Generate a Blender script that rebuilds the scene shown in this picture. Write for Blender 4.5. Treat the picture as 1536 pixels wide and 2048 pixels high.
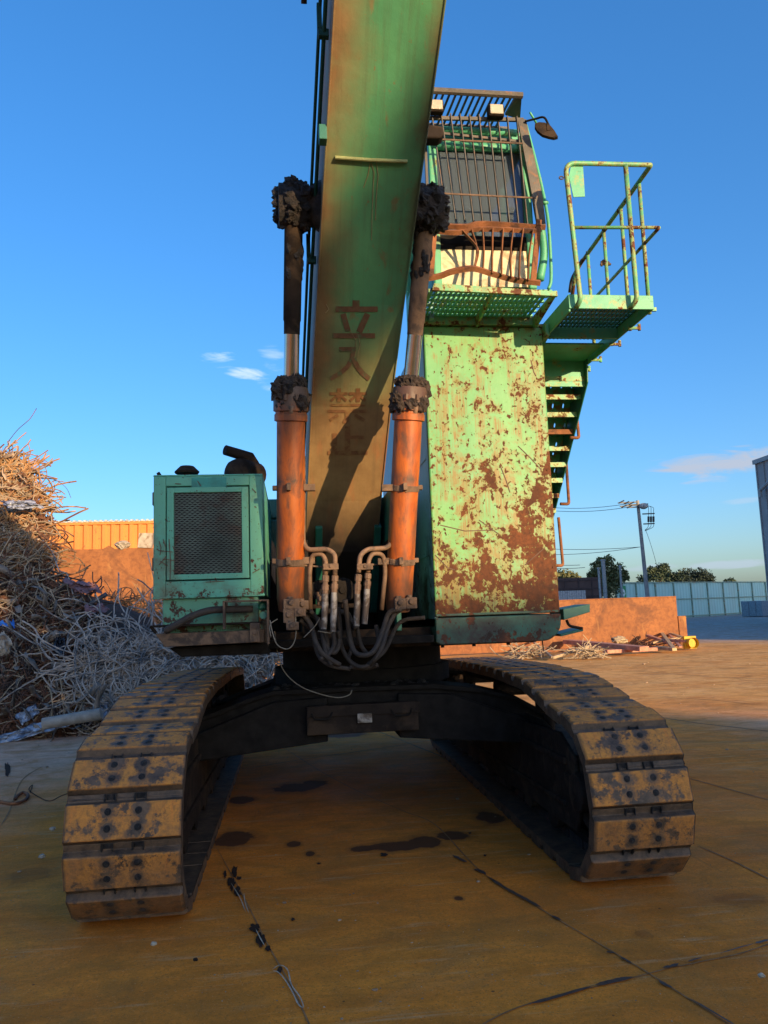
import bpy, math, random
from mathutils import Vector, Matrix, noise as mnoise
from math import sin, cos, pi, radians, sqrt, atan2
random.seed(7)
S = bpy.context.scene
for o in list(bpy.data.objects): bpy.data.objects.remove(o)
COL = S.collection
# ------------------------------------------------------------------ camera
CAM = Vector((-0.571, -4.707, 1.761)); FPX = 1538.0
yaw, pitch, roll = radians(6.95), radians(7.34), radians(-1.99)
F_ = Vector((sin(yaw)*cos(pitch), cos(yaw)*cos(pitch), sin(pitch)))
R0 = Vector((cos(yaw), -sin(yaw), 0)); U0 = R0.cross(F_)
R_ = cos(roll)*R0 + sin(roll)*U0; U_ = -sin(roll)*R0 + cos(roll)*U0
GZ = -0.04    # ground level
def at(px, py, Y=None, Z=None, X=None):
    if Z is not None: Z += GZ if abs(Z) < .2 else 0
    d = F_*FPX + R_*(px-768) - U_*(py-1024)
    if Y is not None: t = (Y-CAM.y)/d.y
    elif Z is not None: t = (Z-CAM.z)/d.z
    else: t = (X-CAM.x)/d.x
    return CAM + d*t
cd = bpy.data.cameras.new('camera'); cam = bpy.data.objects.new('camera', cd); COL.objects.link(cam)
cd.sensor_fit = 'HORIZONTAL'; cd.sensor_width = 36; cd.lens = 36*FPX/1536; cd.clip_start = .05; cd.clip_end = 5000
mm = Matrix.Identity(4)
for i in range(3): mm[i][0] = R_[i]; mm[i][1] = U_[i]; mm[i][2] = -F_[i]; mm[i][3] = CAM[i]
cam.matrix_world = mm; S.camera = cam
S.render.resolution_x = 768; S.render.resolution_y = 1024
# ------------------------------------------------------------------ light
SUN_EL, SUN_AZ = radians(10), radians(28)          # azimuth measured from -Y (behind the camera) towards +X
sdir = Vector((sin(SUN_AZ)*cos(SUN_EL), -cos(SUN_AZ)*cos(SUN_EL), sin(SUN_EL)))   # towards the sun
ld = bpy.data.lights.new('sun', 'SUN'); ld.energy = 3.0; ld.angle = radians(0.53); ld.color = (1, .70, .38)
lo = bpy.data.objects.new('sun', ld); COL.objects.link(lo); lo.rotation_euler = sdir.to_track_quat('Z', 'Y').to_euler()
S.view_settings.view_transform = 'Standard'; S.view_settings.look = 'None'; S.view_settings.gamma = 1
S.view_settings.exposure = 1.45
W = bpy.data.worlds.new('World'); S.world = W; W.use_nodes = True
def build_world():
    nt = W.node_tree; nt.nodes.clear(); L = nt.links
    def N(t, **k):
        n = nt.nodes.new(t)
        for a, b in k.items(): setattr(n, a, b)
        return n
    def MA(op, a, b=None, c=None):
        n = N('ShaderNodeMath', operation=op)
        for i, v in enumerate((a, b, c)):
            if v is None: continue
            if isinstance(v, (int, float)): n.inputs[i].default_value = v
            else: L.new(v, n.inputs[i])
        return n.outputs[0]
    sky = N('ShaderNodeTexSky', sky_type='NISHITA', sun_disc=False, sun_elevation=SUN_EL, sun_rotation=pi-SUN_AZ,
            altitude=0, air_density=1.0, dust_density=1.8, ozone_density=4.5)
    hs = N('ShaderNodeHueSaturation'); hs.inputs['Saturation'].default_value = 1.22; hs.inputs['Hue'].default_value = .508
    gm = N('ShaderNodeGamma'); gm.inputs[1].default_value = .80; L.new(sky.outputs[0], gm.inputs[0]); L.new(gm.outputs[0], hs.inputs['Color'])
    tc = N('ShaderNodeTexCoord'); sp = N('ShaderNodeSeparateXYZ'); L.new(tc.outputs['Generated'], sp.inputs[0])
    az = MA('ARCTAN2', sp.outputs[0], sp.outputs[1]); el = MA('ARCSINE', sp.outputs[2])
    cb = N('ShaderNodeCombineXYZ'); L.new(MA('MULTIPLY', az, 12), cb.inputs[0]); L.new(MA('MULTIPLY', el, 55), cb.inputs[1])
    nz = N('ShaderNodeTexNoise'); nz.inputs['Scale'].default_value = 1.1; nz.inputs['Detail'].default_value = 9; nz.inputs['Roughness'].default_value = .6
    nz.inputs['Distortion'].default_value = .6
    L.new(cb.outputs[0], nz.inputs[0])
    def azel(px, py):
        d = (F_*FPX + R_*(px-768) - U_*(py-1024)).normalized()
        return atan2(d.x, d.y), math.asin(d.z)
    col = hs.outputs[0]
    #       centre px, half width, half height px, density
    for (cx, cy, hw, hh, dens, lift, cc) in ((1450, 922, 160, 30, .95, .2, (.40, .45, .55)), (1420, 958, 65, 11, .7, .1, (.42, .48, .60)),
            (450, 720, 52, 17, .55, -.1, (.75, .85, 1.0)), (498, 743, 44, 15, .65, -.05, (.78, .85, 1.0)), (545, 722, 36, 30, .35, -.05, (.7, .8, 1.0)), (528, 768, 34, 14, .4, -.05, (.7, .8, 1.0)),
            (1480, 1128, 110, 9, .6, .2, (.42, .50, .62)), (1290, 1135, 70, 8, .45, .2, (.42, .50, .62)), (1490, 1000, 60, 7, .3, .1, (.5, .55, .65))):
        a0, e0 = azel(cx, cy); wa = abs(azel(cx+hw, cy)[0]-a0); we = abs(azel(cx, cy-hh)[1]-e0)
        da = MA('DIVIDE', MA('SUBTRACT', az, a0), wa); de = MA('DIVIDE', MA('SUBTRACT', el, e0), we)
        r2 = MA('ADD', MA('MULTIPLY', da, da), MA('MULTIPLY', de, de))
        m = MA('SUBTRACT', 1.0+lift, r2); m = MA('ADD', m, MA('MULTIPLY', MA('SUBTRACT', nz.outputs[0], .5), 5.0))
        mr = N('ShaderNodeMapRange', interpolation_type='SMOOTHSTEP'); L.new(m, mr.inputs[0]); mr.inputs[1].default_value = .15; mr.inputs[2].default_value = 1.5; mr.inputs[4].default_value = dens
        mx = N('ShaderNodeMix', data_type='RGBA'); L.new(mr.outputs[0], mx.inputs[0]); L.new(col, mx.inputs[6])
        mx.inputs[7].default_value = (cc[0]*CLOUD, cc[1]*CLOUD, cc[2]*CLOUD, 1); col = mx.outputs[2]
    bg = N('ShaderNodeBackground'); bg.inputs[1].default_value = 0.15; L.new(col, bg.inputs[0])
    out = N('ShaderNodeOutputWorld'); L.new(bg.outputs[0], out.inputs[0])
CLOUD = 3.2
build_world()
# ------------------------------------------------------------------ object helpers
WL = {}
def tag(o, label=None, cat=None, group=None, kind=None):
    if label: o['label'] = label
    if cat: o['category'] = cat
    if group: o['group'] = group
    if kind: o['kind'] = kind
    return o
def empty(name, loc, **k):
    o = bpy.data.objects.new(name, None); COL.objects.link(o); o.location = loc; WL[o.name] = Vector(loc)
    o.empty_display_size = .2
    return tag(o, **k)
class MB:
    def __init__(s): s.v = []; s.f = []; s.m = []; s.cm = 0
    def add(s, vs, fs):
        b = len(s.v); s.v += [tuple(v) for v in vs]; s.f += [tuple(b+i for i in f) for f in fs]; s.m += [s.cm]*len(fs); return s
    def mat(s, i): s.cm = i; return s
    def box(s, x0, x1, y0, y1, z0, z1):
        if x0 > x1: x0, x1 = x1, x0
        if y0 > y1: y0, y1 = y1, y0
        if z0 > z1: z0, z1 = z1, z0
        return s.add([(x0,y0,z0),(x1,y0,z0),(x1,y1,z0),(x0,y1,z0),(x0,y0,z1),(x1,y0,z1),(x1,y1,z1),(x0,y1,z1)],
                     [(0,3,2,1),(4,5,6,7),(0,1,5,4),(1,2,6,5),(2,3,7,6),(3,0,4,7)])
    def bar(s, a, b, w, h, up=(0,0,1)):
        a = Vector(a); b = Vector(b); d = (b-a).normalized(); up = Vector(up)
        x = d.cross(up)
        if x.length < 1e-4: x = d.cross(Vector((1,0,0)))
        x.normalize(); z = x.cross(d)
        vs = [p + x*sx*w/2 + z*sz*h/2 for p in (a, b) for sx, sz in ((-1,-1),(1,-1),(1,1),(-1,1))]
        return s.add(vs, [(0,1,2,3),(7,6,5,4),(0,4,5,1),(1,5,6,2),(2,6,7,3),(3,7,4,0)])
    def prism(s, pts, d):
        n = len(pts); d = Vector(d); vs = [Vector(p) for p in pts]; vs += [v+d for v in vs]
        return s.add(vs, [tuple(range(n-1,-1,-1)), tuple(range(n,2*n))] + [(i,(i+1)%n,n+(i+1)%n,n+i) for i in range(n)])
    def tube(s, pts, r, n=8, cap=True, closed=False):
        pts = [Vector(p) for p in pts]; k = len(pts); rr = r if isinstance(r, (list, tuple)) else [r]*k
        b = []; prev = None
        for i, p in enumerate(pts):
            if closed: t = pts[(i+1) % k]-pts[i-1]
            else: t = pts[min(i+1, k-1)]-pts[max(i-1, 0)]
            t.normalize()
            if prev is None:
                u = t.cross(Vector((0,0,1)))
                if u.length < .1: u = t.cross(Vector((1,0,0)))
            else: u = prev - t*prev.dot(t)
            u.normalize(); w = t.cross(u); prev = u
            b += [p + (u*cos(2*pi*j/n)+w*sin(2*pi*j/n))*rr[i] for j in range(n)]
        fs = []
        for i in range(k if closed else k-1):
            i2 = (i+1) % k
            for j in range(n): fs.append((i*n+j, i*n+(j+1)%n, i2*n+(j+1)%n, i2*n+j))
        if cap and not closed: fs += [tuple(range(n-1,-1,-1)), tuple((k-1)*n+j for j in range(n))]
        return s.add(b, fs)
    def cyl(s, a, b, r, n=20, r2=None):
        return s.tube([a, b], [r, r if r2 is None else r2], n)
    def blob(s, c, rad, amp=.3, fr=3, seed=0, nu=20, nv=12):
        c = Vector(c); vs = []; fs = []
        for i in range(nv+1):
            th = pi*i/nv
            for j in range(nu):
                ph = 2*pi*j/nu; d = Vector((sin(th)*cos(ph), sin(th)*sin(ph), cos(th)))
                q = d*fr + Vector((seed*7.3, seed*1.7, seed)); k = 1 + amp*(mnoise.noise(q)+.6*mnoise.noise(q*2.6)+.35*mnoise.noise(q*6))
                vs.append(c + Vector((d.x*rad[0], d.y*rad[1], d.z*rad[2]))*k)
        for i in range(nv):
            for j in range(nu): fs.append((i*nu+j, (i+1)*nu+j, (i+1)*nu+(j+1)%nu, i*nu+(j+1)%nu))
        return s.add(vs, fs)
    def build(s, name, mat, parent=None, bevel=0, smooth=False, seg=2, origin=None, **k):
        me = bpy.data.meshes.new(name)
        if not s.v: return None
        xs = [v[0] for v in s.v]; ys = [v[1] for v in s.v]; zs = [v[2] for v in s.v]
        c = Vector(origin) if origin is not None else Vector(((min(xs)+max(xs))/2, (min(ys)+max(ys))/2, min(zs)))
        me.from_pydata([(v[0]-c.x, v[1]-c.y, v[2]-c.z) for v in s.v], [], s.f); me.update()
        for m in (mat if isinstance(mat, (list, tuple)) else [mat]): me.materials.append(m)
        me.polygons.foreach_set('material_index', s.m)
        if smooth:
            me.polygons.foreach_set('use_smooth', [True]*len(me.polygons))
            if smooth != 'all': me.set_sharp_from_angle(angle=radians(40))
        o = bpy.data.objects.new(name, me); COL.objects.link(o); WL[o.name] = c
        if parent: o.parent = parent; o.location = c - WL[parent.name]
        else: o.location = c
        if bevel:
            b = o.modifiers.new('bevel', 'BEVEL'); b.width = bevel; b.segments = seg; b.limit_method = 'ANGLE'; b.angle_limit = radians(35)
        return tag(o, **k)
def smoothpath(pts, n=6):
    P = [Vector(p) for p in pts]; P = [2*P[0]-P[1]] + P + [2*P[-1]-P[-2]]; out = []
    for i in range(1, len(P)-2):
        for j in range(n):
            t = j/n; a, b, c, d = P[i-1:i+3]
            out.append(.5*((2*b)+(c-a)*t+(2*a-5*b+4*c-d)*t*t+(3*b-a-3*c+d)*t**3))
    return out + [P[-2]]
def rounded(pts, r, n=5):
    P = [Vector(p) for p in pts]; out = [P[0]]
    for i in range(1, len(P)-1):
        a = (P[i-1]-P[i]); b = (P[i+1]-P[i]); q = min(r, a.length*.48, b.length*.48); a.normalize(); b.normalize()
        A = P[i]+a*q; B = P[i]+b*q
        for j in range(n+1):
            t = j/n; out.append(A*(1-t)**2 + P[i]*2*t*(1-t) + B*t*t)
    return out + [P[-1]]
# ------------------------------------------------------------------ material helpers
class M:
    def __init__(s, name):
        s.mat = bpy.data.materials.new(name); s.mat.use_nodes = True; s.nt = s.mat.node_tree; s.nt.nodes.clear(); s.L = s.nt.links
        s._p = None; s._o = None
    def N(s, t, **k):
        n = s.nt.nodes.new(t)
        for a, b in k.items(): setattr(n, a, b)
        return n
    def put(s, sock, v):
        if v is None: return
        if hasattr(v, 'links'): s.L.new(v, sock)
        elif isinstance(v, (tuple, list)) and len(v) == 3 and sock.type == 'RGBA': sock.default_value = (*v, 1)
        else: sock.default_value = v
    def math(s, op, a, b=None, c=None, clamp=False):
        n = s.N('ShaderNodeMath', operation=op, use_clamp=clamp)
        for i, v in enumerate((a, b, c)): s.put(n.inputs[i], v) if v is not None else None
        return n.outputs[0]
    def pos(s):
        if not s._p: s._p = s.N('ShaderNodeNewGeometry').outputs['Position']
        return s._p
    def obj(s, rnd=True):
        if not s._o:
            o = s.N('ShaderNodeTexCoord').outputs['Object']
            if rnd:
                i = s.N('ShaderNodeObjectInfo').outputs['Random']; n = s.N('ShaderNodeVectorMath', operation='ADD')
                cb = s.N('ShaderNodeCombineXYZ'); s.L.new(s.math('MULTIPLY', i, 97), cb.inputs[0]); s.L.new(s.math('MULTIPLY', i, 31), cb.inputs[1]); s.L.new(o, n.inputs[0]); s.L.new(cb.outputs[0], n.inputs[1]); o = n.outputs[0]
            s._o = o
        return s._o
    def xyz(s, v):
        n = s.N('ShaderNodeSeparateXYZ'); s.L.new(v, n.inputs[0]); return n.outputs
    def vec(s, v, scale=(1,1,1), loc=(0,0,0), rot=(0,0,0)):
        n = s.N('ShaderNodeMapping'); s.L.new(v, n.inputs[0]); n.inputs['Scale'].default_value = scale; n.inputs['Location'].default_value = loc; n.inputs['Rotation'].default_value = rot; return n.outputs[0]
    def noise(s, v, scale=5, detail=6, rough=.55, dist=0, lac=2):
        n = s.N('ShaderNodeTexNoise'); s.L.new(v, n.inputs['Vector']); n.inputs['Scale'].default_value = scale; n.inputs['Detail'].default_value = detail
        n.inputs['Roughness'].default_value = rough; n.inputs['Distortion'].default_value = dist; n.inputs['Lacunarity'].default_value = lac; return n.outputs[0]
    def vor(s, v, scale=5, feature='F1', out=0):
        n = s.N('ShaderNodeTexVoronoi', feature=feature); s.L.new(v, n.inputs['Vector']); n.inputs['Scale'].default_value = scale; return n.outputs[out]
    def mr(s, v, a, b, c=0., d=1., smooth=False):
        n = s.N('ShaderNodeMapRange'); n.interpolation_type = 'SMOOTHSTEP' if smooth else 'LINEAR'
        for i, x in enumerate((v, a, b, c, d)): s.put(n.inputs[i], x)
        return n.outputs[0]
    def mix(s, f, a, b, mode='MIX'):
        n = s.N('ShaderNodeMix', data_type='RGBA', blend_type=mode); s.put(n.inputs[0], f); s.put(n.inputs[6], a); s.put(n.inputs[7], b); return n.outputs[2]
    def bump(s, h, strength=.3, dist=.01, normal=None):
        n = s.N('ShaderNodeBump'); s.L.new(h, n.inputs['Height']); n.inputs['Strength'].default_value = strength; n.inputs['Distance'].default_value = dist
        if normal: s.L.new(normal, n.inputs['Normal'])
        return n.outputs[0]
    def out(s, col, rough=.6, metal=0., normal=None, spec=None, **k):
        b = s.N('ShaderNodeBsdfPrincipled'); s.put(b.inputs['Base Color'], col); s.put(b.inputs['Roughness'], rough); s.put(b.inputs['Metallic'], metal)
        if normal: s.L.new(normal, b.inputs['Normal'])
        if spec is not None: b.inputs['Specular IOR Level'].default_value = spec
        for a, v in k.items(): s.put(b.inputs[a], v)
        o = s.N('ShaderNodeOutputMaterial'); s.L.new(b.outputs[0], o.inputs[0]); return s.mat
def simple(name, col, rough=.6, metal=0, var=.35, scale=8, bump=.25, dirt=None, dirtamt=.5, dscale=3, bdist=.01, objc=False, spec=None):
    m = M(name); p = m.obj() if objc else m.pos()
    n1 = m.noise(p, scale, 8, .6); c = m.mix(m.mr(n1, .3, .7), tuple(x*(1-var) for x in col), tuple(min(1, x*(1+var)) for x in col))
    if dirt:
        n2 = m.noise(p, dscale, 8, .65, .5); c = m.mix(m.mr(n2, .62-.3*dirtamt, .72-.3*dirtamt), c, dirt)
    return m.out(c, rough, metal, m.bump(m.noise(p, scale*6, 6, .7), bump, bdist), spec)
def paint(name, base, base2, rust=(.16,.05,.018), scale=4, thr=(.66,.66), z=(0,1), edge=.02, halo=None, streak=0, dirt=(.05,.035,.025), dthr=(.7,.7), dz=(0,1), rough=.5, fine=1.0, xgrad=None, bump=.3, RG=.66, chips=.0, dent=.25):
    """flaking paint over rust: thr = threshold (bottom, top) over heights z; dirt likewise"""
    m = M(name); p = m.pos(); x, y, zz = m.xyz(p)
    c = m.mix(m.mr(m.noise(p, 1.3, 5), .35, .65), base, base2)
    c = m.mix(m.mr(m.noise(m.vec(p, (14, 14, .8)), 1, 5, .6), .35, .75, 0, .35), c, tuple(v*.62 for v in base))
    t = m.mr(zz, z[0], z[1], thr[0], thr[1])
    if xgrad: t = m.math('ADD', t, m.mr(x, xgrad[0], xgrad[1], 0, xgrad[2]))
    n = m.math('ADD', m.math('MULTIPLY', m.noise(p, scale, 12, RG, .25), .66), m.math('MULTIPLY', m.noise(m.vec(p, (1.3,1.3,1), rot=(0,.5,0)), scale*3.3, 10, .7, .5), .34))
    nf = m.noise(p, scale*7*fine, 6, .6, .3)
    d = m.math('SUBTRACT', n, t)
    if streak:
        st = m.noise(m.vec(p, (11, 11, .7)), 1.6, 6, .6, .1); st2 = m.noise(m.vec(p, (70, 70, 1.8)), 1., 4, .6)
        up = m.noise(m.vec(p, (1,1,1), (0,0,.16)), scale, 5, .6, .35)
        sm = m.math('MULTIPLY', m.mr(m.math('ADD', m.math('MULTIPLY', st, .6), m.math('MULTIPLY', st2, .4)), .455, .57), m.mr(m.math('SUBTRACT', up, t), -.13, -.01), clamp=True)
        c = m.mix(m.math('MULTIPLY', sm, streak), c, halo or (.4,.26,.03))
    if halo: c = m.mix(m.mr(d, -.075, -.005, 0, .75), c, halo)
    rc = m.mix(m.mr(m.noise(p, scale*5, 8, .7), .35, .68), tuple(v*.45 for v in rust), tuple(v*1.25 for v in rust))
    spots = m.math('MULTIPLY', m.mr(nf, .66, .70), m.mr(d, -.16, -.05), clamp=True)
    rm = m.math('MAXIMUM', m.mr(d, 0, edge), spots)
    if chips:
        ch = m.noise(m.vec(p, (1,1,.8)), scale*5.5, 5, .55, .2); rm = m.math('MAXIMUM', rm, m.mr(m.math('SUBTRACT', ch, m.mr(d, -.22, -.02, .70, .70-chips)), 0, .012))
    rc = m.mix(m.mr(m.noise(m.vec(p, (1.5,1.5,.6)), 2.2, 6, .6), .42, .6, 0, .65), rc, tuple(v*.38 for v in rust)); c = m.mix(rm, c, rc)
    dn = m.math('SUBTRACT', m.noise(p, 2.2, 9, .7, .2), m.mr(zz, dz[0], dz[1], dthr[0], dthr[1]))
    dm = m.mr(dn, -.06, .12); c = m.mix(dm, c, dirt)
    h = m.math('ADD', m.math('MULTIPLY', rm, -.8), m.math('MULTIPLY', m.noise(p, 60, 5, .7), .35))
    nb = m.bump(m.noise(p, 2.6, 3, .5), dent, .05)
    return m.out(c, m.math('ADD', m.mr(rm, 0, 1, rough, .85), m.math('MULTIPLY', dm, .1)), 0, m.bump(h, bump, .006, nb))
GREEN = (.10, .42, .22); GREEN2 = (.07, .35, .21)
m_riser = paint('riser_paint', (.105,.335,.09), (.075,.31,.12), rust=(.13,.038,.008), scale=4.8, thr=(.498,.605), z=(1.8,3.4), halo=(.165,.115,.004), streak=1.0, dthr=(.50,.72), dz=(1.65,2.45), dirt=(.04,.024,.017), xgrad=(.6,1.6,-.05), edge=.008, RG=.70, chips=.14)
m_riserside = paint('sky_tinted_side_paint', (.20,.38,.42), (.16,.34,.36), scale=3.2, thr=(.52,.66), z=(1.6,3), dthr=(.44,.70), dz=(1.8,3.0), dirt=(.03,.02,.014))  # pale blue base puts the sky's reflection into the paint
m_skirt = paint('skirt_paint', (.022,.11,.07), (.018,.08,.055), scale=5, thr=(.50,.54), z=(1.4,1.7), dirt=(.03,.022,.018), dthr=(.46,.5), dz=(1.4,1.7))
m_green = paint('green_paint', GREEN, GREEN2, scale=6, thr=(.60,.62), z=(4,6), halo=(.3,.28,.08), dthr=(.66,.68), dz=(4,6))
m_greenrust = paint('worn_green_paint', (.11,.40,.17), (.12,.35,.17), scale=9, thr=(.53,.53), z=(0,1), halo=(.32,.28,.08), dthr=(.62,.62))
m_darkgreen = paint('dark_green_paint', (.02,.16,.11), (.016,.12,.09), scale=5, thr=(.60,.62), z=(0,1), dthr=(.56,.56), dirt=(.03,.03,.025))
m_box = paint('housing_paint', (.11,.40,.27), (.085,.34,.235), rust=(.10,.035,.02), scale=9, thr=(.555,.625), z=(1.9,2.35), dthr=(.50,.62), dz=(1.8,2.5), dirt=(.11,.085,.05), fine=1.2, chips=.06)
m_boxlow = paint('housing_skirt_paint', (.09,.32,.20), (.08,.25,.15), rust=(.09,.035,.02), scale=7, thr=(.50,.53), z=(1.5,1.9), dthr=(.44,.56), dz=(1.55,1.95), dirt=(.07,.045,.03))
m_black = simple('black_steel', (.013,.011,.010), .8, 0, .5, 9, .4, spec=.12)
m_dark = simple('grimy_steel', (.022,.016,.013), .8, 0, .45, 6, .5, (.05,.033,.022), .35, 4, spec=.1)
m_grease = simple('caked_grease', (.014,.012,.012), .62, 0, .6, 25, 1.0, (.045,.034,.03), .45, 14, .02)
m_rust = simple('rusty_steel', (.20,.075,.028), .85, 0, .45, 7, .5, (.07,.03,.018), .3, 5)
m_brown = simple('brown_dusty_steel', (.14,.085,.052), .85, 0, .4, 9, .4, (.05,.033,.025), .4, 7)
m_pipe = simple('dusty_brown_pipe', (.17,.10,.06), .7, 0, .3, 14, .3, (.07,.045,.03), .35, 9)
m_hose = simple('dusty_rubber_hose', (.034,.025,.020), .8, 0, .4, 25, .4)
m_sleeve = simple('silver_hose_sleeve', (.33,.30,.27), .5, .3, .3, 20, .6, (.10,.07,.05), .5, 7)
m_chrome = simple('chrome_rod', (.55,.53,.50), .16, 1, .15, 6, .05)
m_glassm = None
def mk_boom():
    m = M('boom_paint'); p = m.pos(); x, y, z = m.xyz(p)
    c = m.mix(m.mr(m.noise(p, 1.2, 5), .35, .65), (.11,.33,.15), (.075,.27,.14))
    u = m.math('SUBTRACT', x, m.mr(y, -.8, 1.9, .055, -.11))
    wob = m.math('MULTIPLY', m.math('SUBTRACT', m.noise(m.vec(p, (1.2,1,1)), 1.6, 6, .6), .5), .5)
    edge = m.math('MAXIMUM', m.mr(m.math('ADD', u, wob), -.06, -.32, 0, 1), m.mr(m.math('ADD', u, wob), .22, .36, 0, .9))
    low = m.mr(m.math('ADD', z, m.math('MULTIPLY', wob, 1.4)), 4.0, 3.35, 0, 1)
    br = m.math('MAXIMUM', edge, low)
    br = m.math('MAXIMUM', br, m.mr(m.noise(m.vec(p, (2.2,.9,.9)), 3.2, 8, .6, .4), .60, .68, 0, .7))
    bc = m.mix(m.mr(m.noise(p, 5, 8, .65), .35, .7), (.21,.105,.042), (.29,.165,.07))
    bc = m.mix(m.mr(m.noise(m.vec(p, (3,.7,.7)), 4, 6), .55, .7, 0, .8), bc, (.30,.11,.04))
    c = m.mix(m.math('MULTIPLY', br, .93), c, bc)
    c = m.mix(m.mr(m.noise(m.vec(p, (26, 1.1, 1.1)), 1, 8, .7), .50, .68, 0, .28), c, (.10,.065,.035))
    c = m.mix(m.mr(m.noise(m.vec(p, (3,2,2)), 7, 9, .75), .62, .66, 0, .6), c, (.24,.09,.03))
    # scratches, black soot around the cylinder pins, and shade painted at band and foot
    sc = m.noise(m.vec(p, (60, 2.2, 2.2), rot=(0,.1,.0)), 1, 3, .5); c = m.mix(m.mr(sc, .72, .76, 0, .5), c, (.30,.27,.12))
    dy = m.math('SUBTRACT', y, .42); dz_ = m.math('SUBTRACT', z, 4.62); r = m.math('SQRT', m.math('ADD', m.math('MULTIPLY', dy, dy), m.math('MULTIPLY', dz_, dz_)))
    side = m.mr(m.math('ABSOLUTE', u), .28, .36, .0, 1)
    soot_shade = m.math('MULTIPLY', m.mr(m.math('ADD', r, wob), .62, .25, 0, 1), side)
    soot_shade = m.math('MAXIMUM', soot_shade, m.math('MULTIPLY', m.mr(m.math('ADD', u, wob), .02, .34, 0, .8), m.mr(m.math('ABSOLUTE', m.math('SUBTRACT', z, 4.55)), .75, .25))); soot_shade = m.math('MAXIMUM', soot_shade, m.math('MULTIPLY', m.mr(m.math('ADD', m.math('MULTIPLY', u, -1), wob), .12, .36, 0, .6), m.mr(m.math('ABSOLUTE', m.math('SUBTRACT', z, 3.95)), .55, .2))); soot_shade = m.math('MAXIMUM', soot_shade, m.mr(m.math('ADD', z, wob), 2.75, 2.35, 0, .95))  # last two terms paint shade: left mid band and recessed foot
    c = m.mix(soot_shade, c, (.012,.011,.011))
    return m.out(c, m.mr(br, 0, 1, .42, .65), 0, m.bump(m.noise(p, 45, 5, .7), .2, .006, m.bump(m.noise(p, 2.2, 3, .5), .3, .05)))
m_boom = mk_boom()
def mk_orange():
    m = M('orange_cylinder_paint'); p = m.pos(); x, y, z = m.xyz(p)
    c = m.mix(m.mr(m.noise(p, 4, 6), .35, .65), (.48,.115,.010), (.33,.072,.010))
    n = m.noise(m.vec(p, (3,3,1.2)), 4, 8, .65, .3)
    d = m.math('MAXIMUM', m.mr(m.math('ADD', m.math('MULTIPLY', m.math('SUBTRACT', n, .5), .9), z), 2.12, 1.88, 0, .85), m.mr(n, .50, .68, 0, .75))
    d = m.math('MAXIMUM', d, m.mr(m.math('ADD', m.math('MULTIPLY', m.math('SUBTRACT', n, .5), .5), z), 3.16, 3.28, 0, 1))
    d = m.math('MAXIMUM', d, m.math('MULTIPLY', m.mr(m.math('ABSOLUTE', m.math('SUBTRACT', z, 2.72)), .09, .0, 0, 1), m.mr(n, .42, .55)))
    c = m.mix(m.mr(m.noise(m.vec(p, (16,16,.5)), 1, 7, .65), .46, .64, 0, .75), c, (.13,.04,.016)); c = m.mix(d, c, (.085,.045,.028))
    c = m.mix(m.mr(m.noise(m.vec(p, (30,30,3)), 1, 4, .6), .64, .68, 0, .6), c, (.09,.035,.02))
    return m.out(c, m.mr(n, .4, .7, .42, .75), 0, m.bump(m.noise(p, 60, 5, .7), .12, .004))
m_orange = mk_orange()
def mk_shoe():
    m = M('worn_track_shoe'); p = m.obj(); tc = m.N('ShaderNodeTexCoord').outputs['Object']; x, y, z = m.xyz(tc)
    yel = m.mix(m.mr(m.noise(p, 9, 8, .65), .35, .65), (.62,.24,.035), (.42,.17,.04))
    yel = m.mix(m.mr(m.noise(m.vec(p, (30,4,4)), 1, 5, .6), .55, .68, 0, .6), yel, (.60,.19,.03)); yel = m.mix(m.mr(m.noise(p, 28, 9, .8, .4), .46, .62, 0, .75), yel, (.22,.105,.035))
    drk = m.mix(m.mr(m.noise(p, 9, 9, .75, .3), .36, .62), (.028,.019,.015), (.13,.078,.045))
    n = m.math('ADD', m.math('MULTIPLY', m.noise(p, 5, 9, .72, .12), .8), m.math('MULTIPLY', m.noise(p, 34, 5, .7), .2))
    hi = m.math('MULTIPLY', m.mr(z, -.014, -.002), m.mr(n, .555, .505))
    # grease round the bolts
    ax = m.math('SUBTRACT', m.math('ABSOLUTE', m.math('ADD', x, .0)), .085); ay = m.math('SUBTRACT', m.math('ABSOLUTE', y), .045)
    r = m.math('SQRT', m.math('ADD', m.math('MULTIPLY', ax, ax), m.math('MULTIPLY', ay, ay)))
    hi = m.math('MULTIPLY', hi, m.mr(m.math('ADD', r, m.math('MULTIPLY', m.math('SUBTRACT', n, .5), .34)), .022, .058))
    # lower shoes are darker: the yellow fades out towards the ground
    _, wy, wz = m.xyz(m.pos()); hi = m.math('MULTIPLY', hi, m.mr(m.math('ADD', wz, m.math('MULTIPLY', m.math('SUBTRACT', n, .5), 2.2)), .1, .5, .25, 1))
    c = m.mix(hi, drk, yel)
    return m.out(c, m.mr(hi, 0, 1, .6, .8), 0, m.bump(m.noise(p, 40, 6, .7), .6, .009, m.bump(m.noise(p, 6, 5, .6), .5, .02)))
m_shoe = mk_shoe()
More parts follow.
